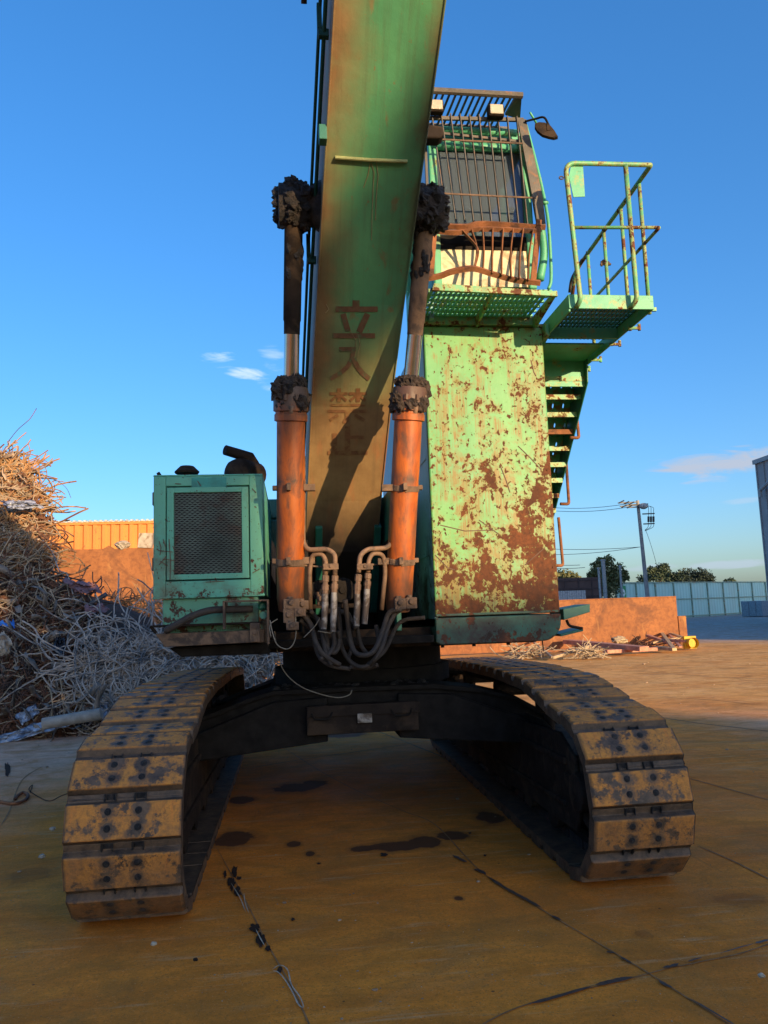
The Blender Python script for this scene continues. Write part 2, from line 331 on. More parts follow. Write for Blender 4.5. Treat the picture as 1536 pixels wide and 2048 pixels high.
# ------------------------------------------------------------------ ground
def mk_ground():
    m = M('stained_concrete'); p = m.pos(); x, y, z = m.xyz(p)
    a = m.noise(m.vec(p, (.55, 1.5, 1), rot=(0,0,.25)), .8, 9, .62, .4); b = m.noise(p, 3.2, 9, .66, .3); f = m.noise(p, 26, 8, .72)
    c = m.mix(m.mr(a, .32, .66), (.72,.195,.024), (.98,.315,.038))
    c = m.mix(m.mr(m.noise(m.vec(p, (.5, 2.2, 1), rot=(0,0,.18)), 1.7, 9, .68, .8), .48, .66, 0, .6), c, (.52,.13,.016))
    c = m.mix(m.mr(b, .50, .66, 0, .45), c, (.52,.18,.03))
    c = m.mix(m.mr(f, .35, .7, 0, .4), c, (.34,.11,.015))
    # greyer concrete away to the left, right and far behind
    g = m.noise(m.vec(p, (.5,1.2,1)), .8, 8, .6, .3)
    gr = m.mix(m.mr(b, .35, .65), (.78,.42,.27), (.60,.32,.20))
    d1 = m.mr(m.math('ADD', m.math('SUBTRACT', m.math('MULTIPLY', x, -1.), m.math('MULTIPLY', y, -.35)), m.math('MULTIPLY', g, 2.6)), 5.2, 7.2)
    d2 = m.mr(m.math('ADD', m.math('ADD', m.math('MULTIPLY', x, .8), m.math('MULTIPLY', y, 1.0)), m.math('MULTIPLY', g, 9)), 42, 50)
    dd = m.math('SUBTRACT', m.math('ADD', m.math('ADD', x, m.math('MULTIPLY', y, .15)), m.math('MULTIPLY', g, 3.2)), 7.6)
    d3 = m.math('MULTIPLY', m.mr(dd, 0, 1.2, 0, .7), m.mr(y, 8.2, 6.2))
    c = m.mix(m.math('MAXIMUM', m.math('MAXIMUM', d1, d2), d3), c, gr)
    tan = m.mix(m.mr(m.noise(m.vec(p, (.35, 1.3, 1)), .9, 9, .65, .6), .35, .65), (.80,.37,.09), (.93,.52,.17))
    c = m.mix(m.math('MULTIPLY', m.mr(m.math('ADD', m.math('ADD', y, m.math('MULTIPLY', x, .4)), m.math('MULTIPLY', g, 5)), 10, 15, 0, .85), m.mr(m.math('ADD', x, m.math('MULTIPLY', g, 2)), 2, 4)), c, tan)  # brighter tan painted where the low sun reaches the yard
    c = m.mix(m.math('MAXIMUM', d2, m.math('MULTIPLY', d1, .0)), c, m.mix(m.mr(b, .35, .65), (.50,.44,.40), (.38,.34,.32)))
    c = m.mix(m.mr(m.noise(m.vec(p, (.8, 1.1, 1)), 1.9, 10, .7, 1.6), .46, .60, 0, .5), c, (.46,.15,.022))
    c = m.mix(m.mr(m.noise(m.vec(p, (1, 1.4, 1), (4,7,0)), .7, 10, .68, .9), .50, .64, 0, .45), c, (.27,.13,.035))
    # scrapes, film and grit
    c = m.mix(m.mr(m.noise(m.vec(p, (.9, 9, 1), rot=(0,0,.12)), 1.3, 8, .7, .5), .56, .70, 0, .45), c, (.62,.42,.22))
    c = m.mix(m.mr(m.noise(m.vec(p, (9, .8, 1), rot=(0,0,-.22)), 1.1, 8, .7, .3), .60, .72, 0, .35), c, (.25,.10,.03))
    c = m.mix(m.mr(m.noise(p, 1.15, 10, .72, 1.1), .54, .66, 0, .3), c, (.50,.25,.09))
    c = m.mix(m.mr(m.noise(p, 70, 5, .85), .54, .64, 0, .65), c, (.18,.08,.03))
    c = m.mix(m.mr(m.noise(p, 120, 3, .8), .62, .70, 0, .45), c, (.80,.60,.40))
    c = m.mix(m.mr(m.noise(m.vec(p, (.7,1,1)), 2.3, 10, .7, .9), .64, .72, 0, .45), c, (.09,.045,.025))
    c = m.mix(m.mr(m.vor(p, 3.7), .035, .028, 0, .75), c, (.05,.03,.02))
    c = m.mix(m.math('MULTIPLY', m.mr(m.vor(p, 7.9), .03, .022, 0, .8), m.mr(m.noise(p, .9, 3), .5, .55)), c, (.75,.62,.45))
    # soaked-in oil
    en = m.math('MULTIPLY', m.math('SUBTRACT', m.noise(p, 5.5, 8, .65, .3), .5), 1.3); om = None
    for (cx, cy, rx, ry) in ((795,1692,62,10),(850,1684,34,12),(730,1697,30,6),(905,1671,34,9),(470,1677,42,16),(592,1575,44,9),(628,1567,26,6),(482,1600,24,8),(980,1634,28,12),(588,1688,14,6),(620,1708,9,5),(917,1797,10,5),(690,1470,40,5),(1290,1870,18,10),(1480,1800,60,14),(60,1750,40,16)):
        C = at(cx, cy, Z=0); ex = (at(cx+rx, cy, Z=0)-C).length; ey = (at(cx, cy+ry, Z=0)-at(cx, cy-ry, Z=0)).length/2
        qx = m.math('DIVIDE', m.math('SUBTRACT', x, C.x), ex); qy = m.math('DIVIDE', m.math('SUBTRACT', y, C.y), ey)
        rr = m.math('SQRT', m.math('ADD', m.math('MULTIPLY', qx, qx), m.math('MULTIPLY', qy, qy))); k = .35 if cx in (1480, 60, 1290) else 1
        v = m.mr(m.math('ADD', rr, en), 1.08, .86, 0, .88*k); v2 = m.mr(m.math('ADD', rr, en), 1.6, .9, 0, .4*k); v = m.math('MAXIMUM', v, v2); om = v if om is None else m.math('MAXIMUM', om, v)
    c = m.mix(om, c, (.05,.026,.018))
    # rows of damp along the track of the slab joints
    C0_ = at(430,1690,Z=0); C1_ = at(640,2100,Z=0)
    h = m.math('ADD', m.math('MULTIPLY', m.noise(p, 70, 6, .75), .35), m.math('MULTIPLY', b, .8))
    return m.out(c, m.mr(m.noise(p, 1.7, 6, .6), .35, .65, .75, .95), 0, m.bump(h, .35, .012), spec=.12)
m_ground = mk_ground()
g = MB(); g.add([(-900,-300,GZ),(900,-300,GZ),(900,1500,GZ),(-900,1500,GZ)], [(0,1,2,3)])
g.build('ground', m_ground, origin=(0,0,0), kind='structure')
m_tar = simple('joint_tar', (.075,.045,.032), .55, 0, .4, 20, .4)
m_joint = simple('joint_groove', (.26,.12,.04), .9, 0, .5, 12, .5)
m_oil = simple('oil_stain_film', (.045,.026,.018), .75, 0, .3, 9, .1, spec=.1)
m_lime = simple('lime_edge', (.42,.34,.24), .9, 0, .4, 30, .3)
def strip(b, pts, w, z, wob=.3, n=8, seed=0):
    """ground ribbon of varying width along px polyline"""
    P = [at(px, py, Z=0) for px, py in pts]; Q = smoothpath(P, n); k = len(Q); vs = []; fs = []
    ends = min(4, k//3)
    for i, p in enumerate(Q):
        t = (Q[min(i+1, k-1)]-Q[max(i-1, 0)]).normalized(); s = Vector((-t.y, t.x, 0))
        tap = min(1, (min(i, k-1-i)+.15)/ends)
        ww = w*tap*(1+wob*mnoise.noise(Vector((i*.45, seed*3.1, w*9)))+wob*.6*mnoise.noise(Vector((i*1.4, seed, 4))))
        o2 = s*w*wob*.12*mnoise.noise(Vector((i*.5, 7, seed)))
        vs += [(p.x+s.x*ww/2+o2.x, p.y+s.y*ww/2+o2.y, z+GZ), (p.x-s.x*ww/2+o2.x, p.y-s.y*ww/2+o2.y, z+GZ)]
    for i in range(k-1): fs.append((2*i, 2*i+1, 2*i+3, 2*i+2))
    b.add(vs, fs)
jb = MB()
for i, (pts, w) in enumerate((([(545,1480),(620,1530),(700,1575),(800,1620),(870,1650),(960,1742),(1080,1818),(1265,1928),(1340,1975),(1536,2100)], .009),
        ([(1800,1780),(1536,1890),(1400,1925),(1340,1937),(1265,1957),(1040,2015),(900,2090)], .009),
        ([(480,1540),(600,1520),(740,1500),(880,1478)], .02), ([(735,1455),(800,1480),(880,1512),(1000,1560)], .02),
        ([(430,1690),(490,1800),(530,1880),(575,1960),(605,2020),(640,2100)], .008),
        ([(1390,1690),(1460,1720),(1536,1758),(1700,1840)], .014), ([(1340,1547),(1400,1563),(1536,1600),(1700,1640)], .016),
        ([(1290,1430),(1400,1447),(1480,1456),(1600,1470)], .03), ([(1330,1395),(1420,1400),(1536,1412)], .02), ([(1240,1340),(1400,1352),(1600,1362)], .03),
        ([(0,1655),(20,1620),(45,1560),(90,1530)], .014))):
    strip(jb, pts, w, .004, .35, seed=i)
jb.build('slab_joint', m_joint, kind='structure')
tb = MB()
for i, (pts, w) in enumerate((([(905,1712),(920,1720),(934,1727)], .03), ([(948,1740),(960,1744),(972,1751)], .035), ([(975,1755),(1010,1778),(1050,1800),(1085,1819)], .028),
        ([(1103,1834),(1112,1838),(1122,1844)], .022), ([(1213,1905),(1221,1908),(1230,1908)], .018), ([(1240,1917),(1252,1923),(1263,1930)], .016),
        ([(1325,1939),(1345,1935),(1358,1930)], .02), ([(1375,1927),(1390,1922),(1405,1918)], .012), ([(1440,1910),(1480,1898),(1510,1890)], .008), ([(1510,1890),(1525,1886),(1538,1882)], .018),
        ([(1190,1974),(1225,1966),(1266,1957)], .03), ([(1058,2012),(1110,1998),(1190,1974)], .022), ([(1318,1964),(1330,1972),(1346,1980)], .022), ([(1380,2000),(1430,2030),(1480,2060)], .012))):
    strip(tb, pts, w, .009, .35, n=9, seed=i+20)
tb.build('joint_sealant', m_tar, kind='structure')
def puddle(b, cx, cy, rx, ry, z, seed, amp=.6, n=44, tail=0):
    vs = []
    for i in range(n):
        a = 2*pi*i/n; q = Vector((cos(a)*1.6+seed*3.3, sin(a)*1.6, seed)); k = 1+amp*mnoise.noise(q)+amp*.5*mnoise.noise(q*3)
        P = at(cx+rx*k*cos(a)+tail*max(0, cos(a))**3, cy+ry*k*sin(a), Z=0); vs.append((P.x, P.y, z+GZ))
    P = at(cx, cy, Z=0); vs.append((P.x, P.y, z+GZ)); b.add(vs, [(i, (i+1) % n, n) for i in range(n)])
ob = MB()
for i, (cx, cy, rx, ry, tl) in enumerate(((470,1745,6,9,0),(478,1758,5,3,0),(463,1768,7,12,0),(475,1785,7,9,0),(508,1858,9,9,0),(522,1882,10,16,0),(536,1900,6,6,0),(560,1942,5,5,0),(450,1750,3,8,0),(15,1540,5,14,0),(586,1841,4,3,0),(768,1711,8,3,0),(940,1668,3,2,0),(637,1729,4,2,0),(970,1713,3,2,0))):
    puddle(ob, cx, cy, rx, ry, .006+.0002*i, i)
ob.build('oil_stain', m_oil, kind='structure')
gb = MB(); rs = random.Random(5)
for i in range(520):
    P = at(rs.uniform(0,1536), 1300+rs.random()**1.6*748, Z=0)
    if P.y > 24 or abs(abs(P.x)-1.55) < .4 and P.y < 6.3: continue
    k = (P-CAM).length; rr = rs.uniform(.0018,.0045)*(1 if rs.random() < .93 else 2.2)*max(1, k/6)
    gb.blob((P.x, P.y, GZ+rr*.4), (rr*rs.uniform(1,1.8), rr*rs.uniform(.8,1.4), rr*.7), .5, 2, i, 6, 4)
gb.build('yard_grit', simple('grit', (.30,.20,.12), .9, 0, .6, 3), kind='stuff', label='fine loose grit and chips scattered over the yard floor', cat='grit')
lb = MB()
for i, pts in enumerate(([(462,1770),(480,1800),(492,1830)], [(488,1790),(490,1808),(498,1832)], [(511,1862),(520,1880),(530,1898)], [(545,1944),(560,1936),(575,1945),(583,1975),(600,2000),(607,2020),(597,2015),(585,1990),(570,1965),(556,1950),(545,1947)])):
    strip(lb, pts, .006, .014, .5, n=10, seed=i+50)
lb.build('lime_mark', m_lime, kind='structure')
# ------------------------------------------------------------------ excavator
EX = empty('crawler_excavator', (0, 3.2, 0), label='big green crawler excavator with orange boom cylinders, raised caged cab and rusty cab tower', cat='excavator')
def BP(y):  # boom underside height over y
    P = ((-8,11.0),(-3.4,7.45),(-.8,5.29),(.12,4.50),(.68,4.0),(1.3,3.40),(1.9,2.72),(2.2,2.3),(2.5,2.05))
    for (a, za), (b, zb) in zip(P, P[1:]):
        if y <= b: return za+(zb-za)*(y-a)/(b-a)
    return P[-1][1]
def BC(y): return .055-.165*(y+.8)/2.7
def on_boom(px, py, off=.004):
    lo, hi = -3.0, 2.5
    for _ in range(50):
        mid = (lo+hi)/2; p = at(px, py, Y=mid)
        if p.z < BP(mid): lo = mid      # ray still below the plate
        else: hi = mid
    p = at(px, py, Y=(lo+hi)/2); return p + Vector((0,-.7,-.7))*off
# --- crawler tracks
shoe = MB()
hw = .325
def shoe_profile():
    # (y along travel, z outward)
    return [(-.145,-.085),(-.145,-.052),(-.118,-.052),(-.104,0),(.088,0),(.102,-.050),(.143,-.050),(.143,-.085)]
pr = shoe_profile()
vs = []; NX = [-hw, -hw+.018, hw-.018, hw]
for i, xx in enumerate(NX):
    k = .0 if i in (1, 2) else -.014
    vs += [(xx, y, z + (k if z > -.03 else 0)) for y, z in pr]
fs = []; n = len(pr)
for i in range(len(NX)-1):
    for j in range(n): fs.append((i*n+j, i*n+(j+1) % n, (i+1)*n+(j+1) % n, (i+1)*n+j))
fs += [tuple(range(n)), tuple(3*n+j for j in range(n-1, -1, -1))]
shoe.add(vs, [tuple(reversed(f)) for f in fs])
shoe.mat(1)
for sx in (-.085, .085):
    for sy in (-.045, .045):
        shoe.cyl((sx, sy, -.02), (sx, sy, .0035), .021, 12); shoe.cyl((sx, sy, -.02), (sx, sy, .006), .010, 6)
    # link cut-outs on the low strip
    shoe.box(sx-.034, sx-.026, .098, .141, -.06, -.030); shoe.box(sx+.026, sx+.034, .098, .141, -.06, -.030); shoe.box(sx-.026, sx+.026, .108, .141, -.07, -.0475)
    shoe.box(sx-.03, sx+.03, -.13, .13, -.15, -.0852)
shoe_me = None
def track(cx):
    y0, y1 = .50, 5.5
    ctrl = [(5.5,1.11),(4.2,1.18),(3.2,1.20),(2.3,1.215),(1.36,1.195),(1.0,1.13),(.72,1.065)]
    ctrl += [(.50-.52*sin(a), .50+.54*cos(a)) for a in [radians(t) for t in range(8, 181, 8)]]
    ctrl += [(.50,-.04),(3,-.04),(5.5,-.04)] + [(5.5+.57*sin(a), .535-.575*cos(a)) for a in [radians(t) for t in range(8, 178, 8)]]
    pth = [Vector((0, y, z)) for y, z in ctrl]; seg_ = [(pth[(k+1) % len(pth)]-pth[k]).length for k in range(len(pth))]; per = sum(seg_); n = round(per/.282); pitch_ = per/n
    def along(s_):
        s_ %= per
        for k, L_ in enumerate(seg_):
            if s_ <= L_: return pth[k].lerp(pth[(k+1) % len(pth)], s_/L_)
            s_ -= L_
        return pth[0]
    part = MB()
    for sx in (-.085, .085):
        path = []
        for q in range(n):
            P = along(q*pitch_); T = (along(q*pitch_+.08)-along(q*pitch_-.08)).normalized(); Nn = Vector((0,-T.z,T.y)); Nn = Nn if (P+Nn*.1-Vector((0,3,.55))).length < (P-Nn*.1-Vector((0,3,.55))).length else -Nn
            Q_ = P+Nn*.13; path.append((cx+sx, Q_.y, Q_.z))
        k = len(path)
        for i in range(k): part.bar(path[i], path[(i+1) % k], .05, .12, up=(1,0,0) if False else (0,0,1) if abs(path[i][2]-path[(i+1)%k][2]) < .3 else (0,1,0))
    tr = part.build('crawler_track', m_black, EX)
    global shoe_me
    first = None
    ph = .33
    for i in range(n):
        s_ = (i+ph)*pitch_; A_ = along(s_-.11); B2 = along(s_+.11); T = (B2-A_).normalized(); p = along(s_); p.x = cx
        a = atan2(-T.z, -T.y)
        if shoe_me is None:
            o = shoe.build('track_shoe', [m_shoe, m_grease], None, bevel=.006, origin=(0,0,0)); shoe_me = o
        else:
            o = shoe_me.copy(); COL.objects.link(o)
        o.parent = tr; o.location = p - WL[tr.name]; o.rotation_euler = (a+random.uniform(-.02,.02), 0, random.uniform(-.004,.004))
        o.location.x += random.uniform(-.003,.003)
    # idler, sprocket, rollers
    for nm, yy in (('idler', y0), ('sprocket', y1)):
        b = MB(); b.cyl((cx-.12,yy,.5), (cx+.12,yy,.5), .33, 32); b.cyl((cx-.17,yy,.5), (cx+.17,yy,.5), .24, 24); b.cyl((cx-.22,yy,.5), (cx+.22,yy,.5), .1, 16)
        if nm == 'sprocket':
            for q in range(18):
                a = 2*pi*q/18; b.bar((cx, yy+.3*cos(a), .5+.3*sin(a)), (cx, yy+.38*cos(a), .5+.38*sin(a)), .07, .05, (1,0,0))
        b.build(nm, m_dark, tr, bevel=.01, smooth=True)
    for q in range(8):
        yy = 1.15+q*.62; b = MB(); b.cyl((cx-.16,yy,.235), (cx+.16,yy,.235), .105, 18); b.cyl((cx-.2,yy,.235), (cx-.15,yy,.235), .13, 18); b.cyl((cx+.15,yy,.235), (cx+.2,yy,.235), .13, 18); b.build('track_roller', m_dark, tr, smooth=True)
    for yy in (1.55, 2.9, 4.3):
        b = MB(); b.cyl((cx-.14,yy,.97), (cx+.2,yy,.97), .08, 16); b.cyl((cx-.05,yy,.95), (cx-.05,yy,.6), .04, 10); b.build('carrier_roller', m_dark, tr, smooth=True)
    s = 1 if cx < 0 else -1
    fr = MB()
    fr.prism([(cx-.17, .78, .22),(cx-.17, 5.55, .22),(cx-.17, 5.55, .70),(cx-.17, 1.9, .74),(cx-.17, .95, .66),(cx-.17, .72, .56)], (.34+.0,0,0))
    fr.prism([(cx+s*.172, .66, .20),(cx+s*.172, 5.5, .12),(cx+s*.172, 5.5, .74),(cx+s*.172, 1.7, .80),(cx+s*.172, .9, .84),(cx+s*.172, .60, .70),(cx+s*.172, .56, .36)], (s*.03,0,0))
    fr.prism([(cx+s*.10, 1.0, .72),(cx+s*.10, 5.3, .68),(cx+s*.10, 5.3, .84),(cx+s*.10, 1.5, .84)], (s*.02,0,0))
    fr.bar((cx+s*.21, .75, .66), (cx+s*.21, 5.4, .60), .03, .05); fr.bar((cx+s*.21, .8, .36), (cx+s*.21, 5.4, .26), .03, .04)
    fr.cyl((cx+s*.17,.5,.5), (cx+s*.25,.5,.5), .13, 16); fr.box(cx+s*.17, cx+s*.22, .5, .8, .42, .58)
    fr.build('track_frame', m_dark, EX, bevel=.01)
    return tr
track(-1.555); track(1.545)
# --- car body
b = MB()
top = [(385,1443),(430,1428),(500,1400),(545,1386),(700,1378),(870,1372),(960,1380),(1030,1395),(1115,1440)]
bot = [(1115,1510),(1000,1470),(860,1456),(700,1463),(610,1470),(500,1483),(385,1495)]
b.prism([at(x, y, Y=1.98) for x, y in top] + [at(x, y, Y=1.98) for x, y in bot], (0,.06,0))
b.prism([at(x, y-4, Y=1.94) for x, y in top] + [at(x, y+6, Y=1.94) for x, y in reversed(top)], (0,.5,0))
for sx, sy in ((-1,-1),(1,-1),(-1,1),(1,1)):
    yc = 3.3+sy*1.15
    b.prism([(sx*.3, yc-.25, .70),(sx*1.42, yc-.25+sy*.05, .60),(sx*1.42, yc-.25+sy*.05, .80),(sx*.75, yc-.25, 1.04),(sx*.3, yc-.25, 1.06)], (0,.5,0))
b.box(-.8, .8, 2.3, 4.4, .70, 1.085)
b.build('car_body', m_black, EX, bevel=.01)
b = MB(); b.cyl((.12,3.25,1.085), (.12,3.25,1.24), .88, 64); b.cyl((.12,3.25,1.24), (.12,3.25,1.46), .80, 64)
b.build('slew_ring', m_black, EX, smooth=True)
b = MB()
for i in range(90):
    px = random.uniform(545, 880); yy = random.uniform(2.02, 2.42); P = at(px, 1372, Y=yy); r = random.uniform(.012,.035)
    b.blob((P.x, yy, 1.118+random.uniform(-.01,.01) if P.x < .6 else 1.07), (r*1.3, r, r*.7), .5, 2, i, 8, 5)
b.build('dirt_crust', m_grease, EX)
tbx = MB(); A = at(613,1410,Y=1.80); B_ = at(838,1460,Y=1.80)
tbx.box(A.x, B_.x, 1.80, 1.972, B_.z, 1.0)
tb_ = tbx.build('tool_box', m_dark, EX, bevel=.008)
zt = (B_.z+1.0)/2+.03
b = MB(); b.box(A.x+.003, B_.x+.01, 1.785, 1.80, zt, 1.005); b.build('lid', m_dark, tb_, bevel=.004)
for hx in (.04, .70):
    b = MB(); x0 = A.x+hx; b.tube(rounded([(x0,1.784,.95),(x0+.02,1.76,.90),(x0+.15,1.76,.90),(x0+.17,1.784,.95)], .03), .007, 6); b.build('handle', m_black, tb_)
b = MB(); b.box(-.06,.06,1.768,1.786,zt-.06,zt+.015); b.box(-.05,.05,1.76,1.77,zt-.05,zt-.015); b.build('latch', m_sleeve, tb_, bevel=.004)
# --- upper frame and bodywork
b = MB()
b.box(-1.45, 1.45, 1.62, 5.9, 1.462, 1.60); b.box(-.50, -.44, 1.5, 3.4, 1.6, 2.35); b.box(.22, .28, 1.6, 3.4, 1.6, 2.35)
b.box(-.8, .56, 2.9, 2.96, 1.6, 2.3)
b.box(-.76, .54, 1.40, 1.62, 1.50, 1.56)
b.build('upper_frame', m_black, EX, bevel=.006)
P1 = at(540, 998, Y=3.6); zt = P1.z
b = MB(); b.box(-1.6, .58, 3.6, 6.3, 1.6, zt-.22); b.box(-1.6, 1.5, 3.6, 6.3, zt-.22, zt)
b.build('engine_house', m_darkgreen, EX, bevel=.02)
b = MB(); b.prism([(-1.6,6.32,1.3),(-1.6,6.9,1.45),(-1.6,6.95,2.5),(-1.6,6.32,2.9)], (3.2,0,0)); b.build('counterweight', m_darkgreen, EX, bevel=.06, seg=3)
# radiator housing
X0, X1, YB = -1.60, -.785, 1.2
b = MB()
fx0, fx1, fz0, fz1 = -1.45, -.945, 2.085, 2.705
b.box(X0, fx0-.06, YB, YB+.03, 1.92, 2.83); b.box(fx1+.06, X1, YB, YB+.03, 1.92, 2.83); b.box(fx0-.06, fx1+.06, YB, YB+.03, fz1+.05, 2.83); b.box(fx0-.06, fx1+.06, YB, YB+.03, 1.92, fz0-.05)
b.box(X0, X0+.02, YB+.03, 3.6, 1.92, 2.83); b.box(X1-.02, X1, YB+.03, 3.6, 1.92, 2.83); b.box(X0-.004, X1+.004, YB+.004, 3.6, 2.83, 2.845); b.box(X0+.02, X1-.02, YB+.25, 3.5, 1.92, 2.8)
b.box(X0-.006, X1+.006, YB-.004, YB+.03, 1.905, 1.925)
rh = b.build('radiator_housing', m_box, EX, bevel=.006)
b = MB(); e = .052
b.box(fx0-e, fx0, YB-.004, YB+.02, fz0-.04, fz1+.04); b.box(fx1, fx1+e, YB-.004, YB+.02, fz0-.04, fz1+.04); b.box(fx0, fx1, YB-.004, YB+.02, fz1, fz1+.04); b.box(fx0, fx1, YB-.004, YB+.02, fz0-.04, fz0)
b.build('grille_frame', m_box, rh, bevel=.003)
b = MB(); rows, cols = 44, 26; dz = (fz1-fz0)/rows; dx = (fx1-fx0)/cols
for r in range(rows+1):
    z0 = fz0+r*dz
    for c in range(cols):
        xa = fx0+c*dx; up = 1 if (c+r) % 2 else -1
        xm = xa+dx/2
        for (p, q) in (((xa, z0-up*dz*.22), (xm, z0-up*dz*.22 if False else z0)), ((xm, z0), (xa+dx, z0+up*dz*.22))):
            b.bar((p[0], YB+.012, p[1]), (q[0], YB+.012, q[1]), .008, .0062)
b.build('mesh_grille', simple('grille_steel', (.10,.13,.11), .7, 0, .5, 3, .1, (.10,.065,.05), .45, 2.5), rh)
b = MB(); b.box(fx0, fx1, YB+.03, YB+.04, fz0, fz1); b.build('radiator_core', simple('radiator_core', (.012,.012,.013), .7, 0, .4, 40, .5), rh)
b = MB(); A = at(383,955,Y=YB-.003); B_ = at(453,974,Y=YB-.003); b.box(A.x, B_.x, YB-.003, YB+.001, B_.z, A.z); b.build('badge_strip', simple('teal_patch', (.02,.24,.20), .5), rh)
b = MB()
for hz in (2.12, 2.62): b.box(X0-.018, X0, YB+.05, YB+.12, hz, hz+.1)
b.build('hinge', m_brown, rh, bevel=.004)
m_scrt = simple('rust_scratch', (.10,.055,.035), .8)
def fsline(name, pts, w, Y, par, mt):
    b = MB()
    for (a, c) in zip(pts, pts[1:]):
        dx, dy = c[0]-a[0], c[1]-a[1]; L = sqrt(dx*dx+dy*dy); nx, ny = -dy/L*w/2, dx/L*w/2
        b.prism([at(a[0]+nx,a[1]+ny,Y=Y), at(c[0]+nx,c[1]+ny,Y=Y), at(c[0]-nx,c[1]-ny,Y=Y), at(a[0]-nx,a[1]-ny,Y=Y)], (0,.003,0))
    b.build(name, mt, par)
for pts in ([(318,1082),(322,1095),(320,1110)], [(326,1078),(331,1093)], [(316,1101),(345,1104)], [(325,1118),(350,1121)], [(338,1078),(341,1120),(340,1160)], [(318,1130),(333,1112)], [(345,1092),(349,1100)], [(320,1122),(336,1132)], [(411,1164),(449,1162)], [(430,1155),(433,1163)], [(350,967),(362,968)], [(395,962),(402,972)], [(330,1038),(336,1043)], [(504,977),(512,985)], [(505,1146),(519,1138)], [(345,1140),(352,1146)]):
    fsline('scratch', pts, 1.6, YB-.0075, rh, m_scrt)
# skirt under the housing
b = MB(); b.box(-1.535, -.83, 1.23, 1.7, 1.70, 1.903); b.box(-1.535, -.80, 1.24, 1.7, 1.57, 1.66); b.box(-1.535,-.86,1.27,1.7,1.66,1.70); b.box(-.84,-.76,1.3,1.7,1.50,1.80)
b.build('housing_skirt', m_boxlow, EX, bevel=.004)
b = MB(); b.box(-1.60, -1.18, 1.08, 1.26, 1.700, 1.716); b.box(-1.18, -.80, 1.12, 1.26, 1.702, 1.716)
b.cyl((-1.60,1.1,1.71), (-1.56,1.1,1.66), .012)
b.build('step_bar', m_dark, EX, bevel=.003)
b = MB(); b.prism([at(310,1268,Y=1.1), at(475,1262,Y=1.1), at(528,1258,Y=1.1), at(528,1284,Y=1.1), at(330,1294,Y=1.1)], (0,.14,0))
b.build('bumper_plate', m_brown, EX, bevel=.004)
b = MB(); b.prism([at(338,1296,Y=1.25), at(535,1286,Y=1.25), at(540,1308,Y=1.25), at(362,1314,Y=1.25)], (0,1.2,0)); b.build('belly_plate', m_black, EX, bevel=.01)
b = MB(); b.tube(smoothpath([at(330,1262,Y=1.02), at(352,1250,Y=1.01), at(385,1232,Y=1.03), at(420,1221,Y=1.06), at(455,1219,Y=1.1), at(505,1218,Y=1.14)]), .026, 10); b.build('drooping_hose', m_hose, EX, smooth='all')
b = MB()
A = at(447,1202,Y=1.10); C = at(538,1197,Y=1.10); D = at(447,1258,Y=1.10)
b.box(A.x, A.x+.015, 1.02, 1.14, D.z, A.z); b.box(A.x, C.x, 1.02, 1.14, A.z-.012, A.z); b.box(C.x-.015, C.x, 1.02, 1.14, D.z-.12, A.z-.012)
b.build('bracket_frame', m_brown, EX, bevel=.003)
b = MB(); A = at(510,1268,Y=1.07); b.box(A.x-.035, A.x+.035, 1.05, 1.085, A.z-.06, A.z+.08)
for dz in (-.04, .01, .055): b.cyl((A.x,1.035,A.z+dz), (A.x,1.05,A.z+dz), .016, 8)
b.build('hinge_block', m_brown, EX, bevel=.003)
b = MB(); A = at(524,1225,Y=1.13); b.blob((A.x,1.13,A.z+.05), (.03,.03,.03), .3, 3, 3, 10, 6); b.cyl((A.x+.01,1.07,A.z-.02), (A.x+.01,1.14,A.z-.02), .027, 14); b.build('grease_fitting', m_darkgreen, EX)
# caps on the roof of the housing
b = MB(); P = at(374,945,Y=1.5); z0 = 2.845
b.cyl((P.x,1.5,z0), (P.x,1.5,z0+.02), .05, 16, .042); b.cyl((P.x,1.5,z0+.02), (P.x,1.5,z0+.06), .034, 14); b.cyl((P.x,1.5,z0+.06), (P.x,1.5,z0+.075), .09, 12, .10); b.cyl((P.x,1.5,z0+.075), (P.x,1.5,z0+.12), .10, 12, .055)
b.build('air_intake_cap', m_dark, EX, smooth=True)
b = MB(); P = at(485,935,Y=1.75); b.cyl((P.x-.02,1.6,z0+.09), (P.x+.10,1.8,z0+.09), .115, 20)
b.blob((P.x-.02,1.65,z0+.09), (.125,.12,.12), .04, 2, 1)
mf = b.build('muffler', m_dark, EX, smooth=True)
b = MB(); p0 = at(450,900,Y=1.6); p1 = at(500,915,Y=1.72); b.tube([p0, p0.lerp(p1,.5), p1, p1+Vector((.03,.03,-.05)), p1+Vector((.03,.05,-.12))], [.042,.044,.046,.046,.044], 14, cap=False); b.tube([p0-(p1-p0).normalized()*.0, p0.lerp(p1,.7)], [.038,.038], 14, cap=True)
b.build('exhaust_pipe', m_dark, mf, smooth=True)
b = MB()
P = at(318,945,Y=1.3); b.cyl((P.x+.02,1.3,z0-.01), (P.x-.008,1.3,z0+.035), .014, 8)
for px in (455, 508):
    P = at(px,940,Y=1.6); b.cyl((P.x,1.6,z0), (P.x+.02,1.68,z0+.13), .005, 6)
b.build('roof_stub', m_dark, EX)
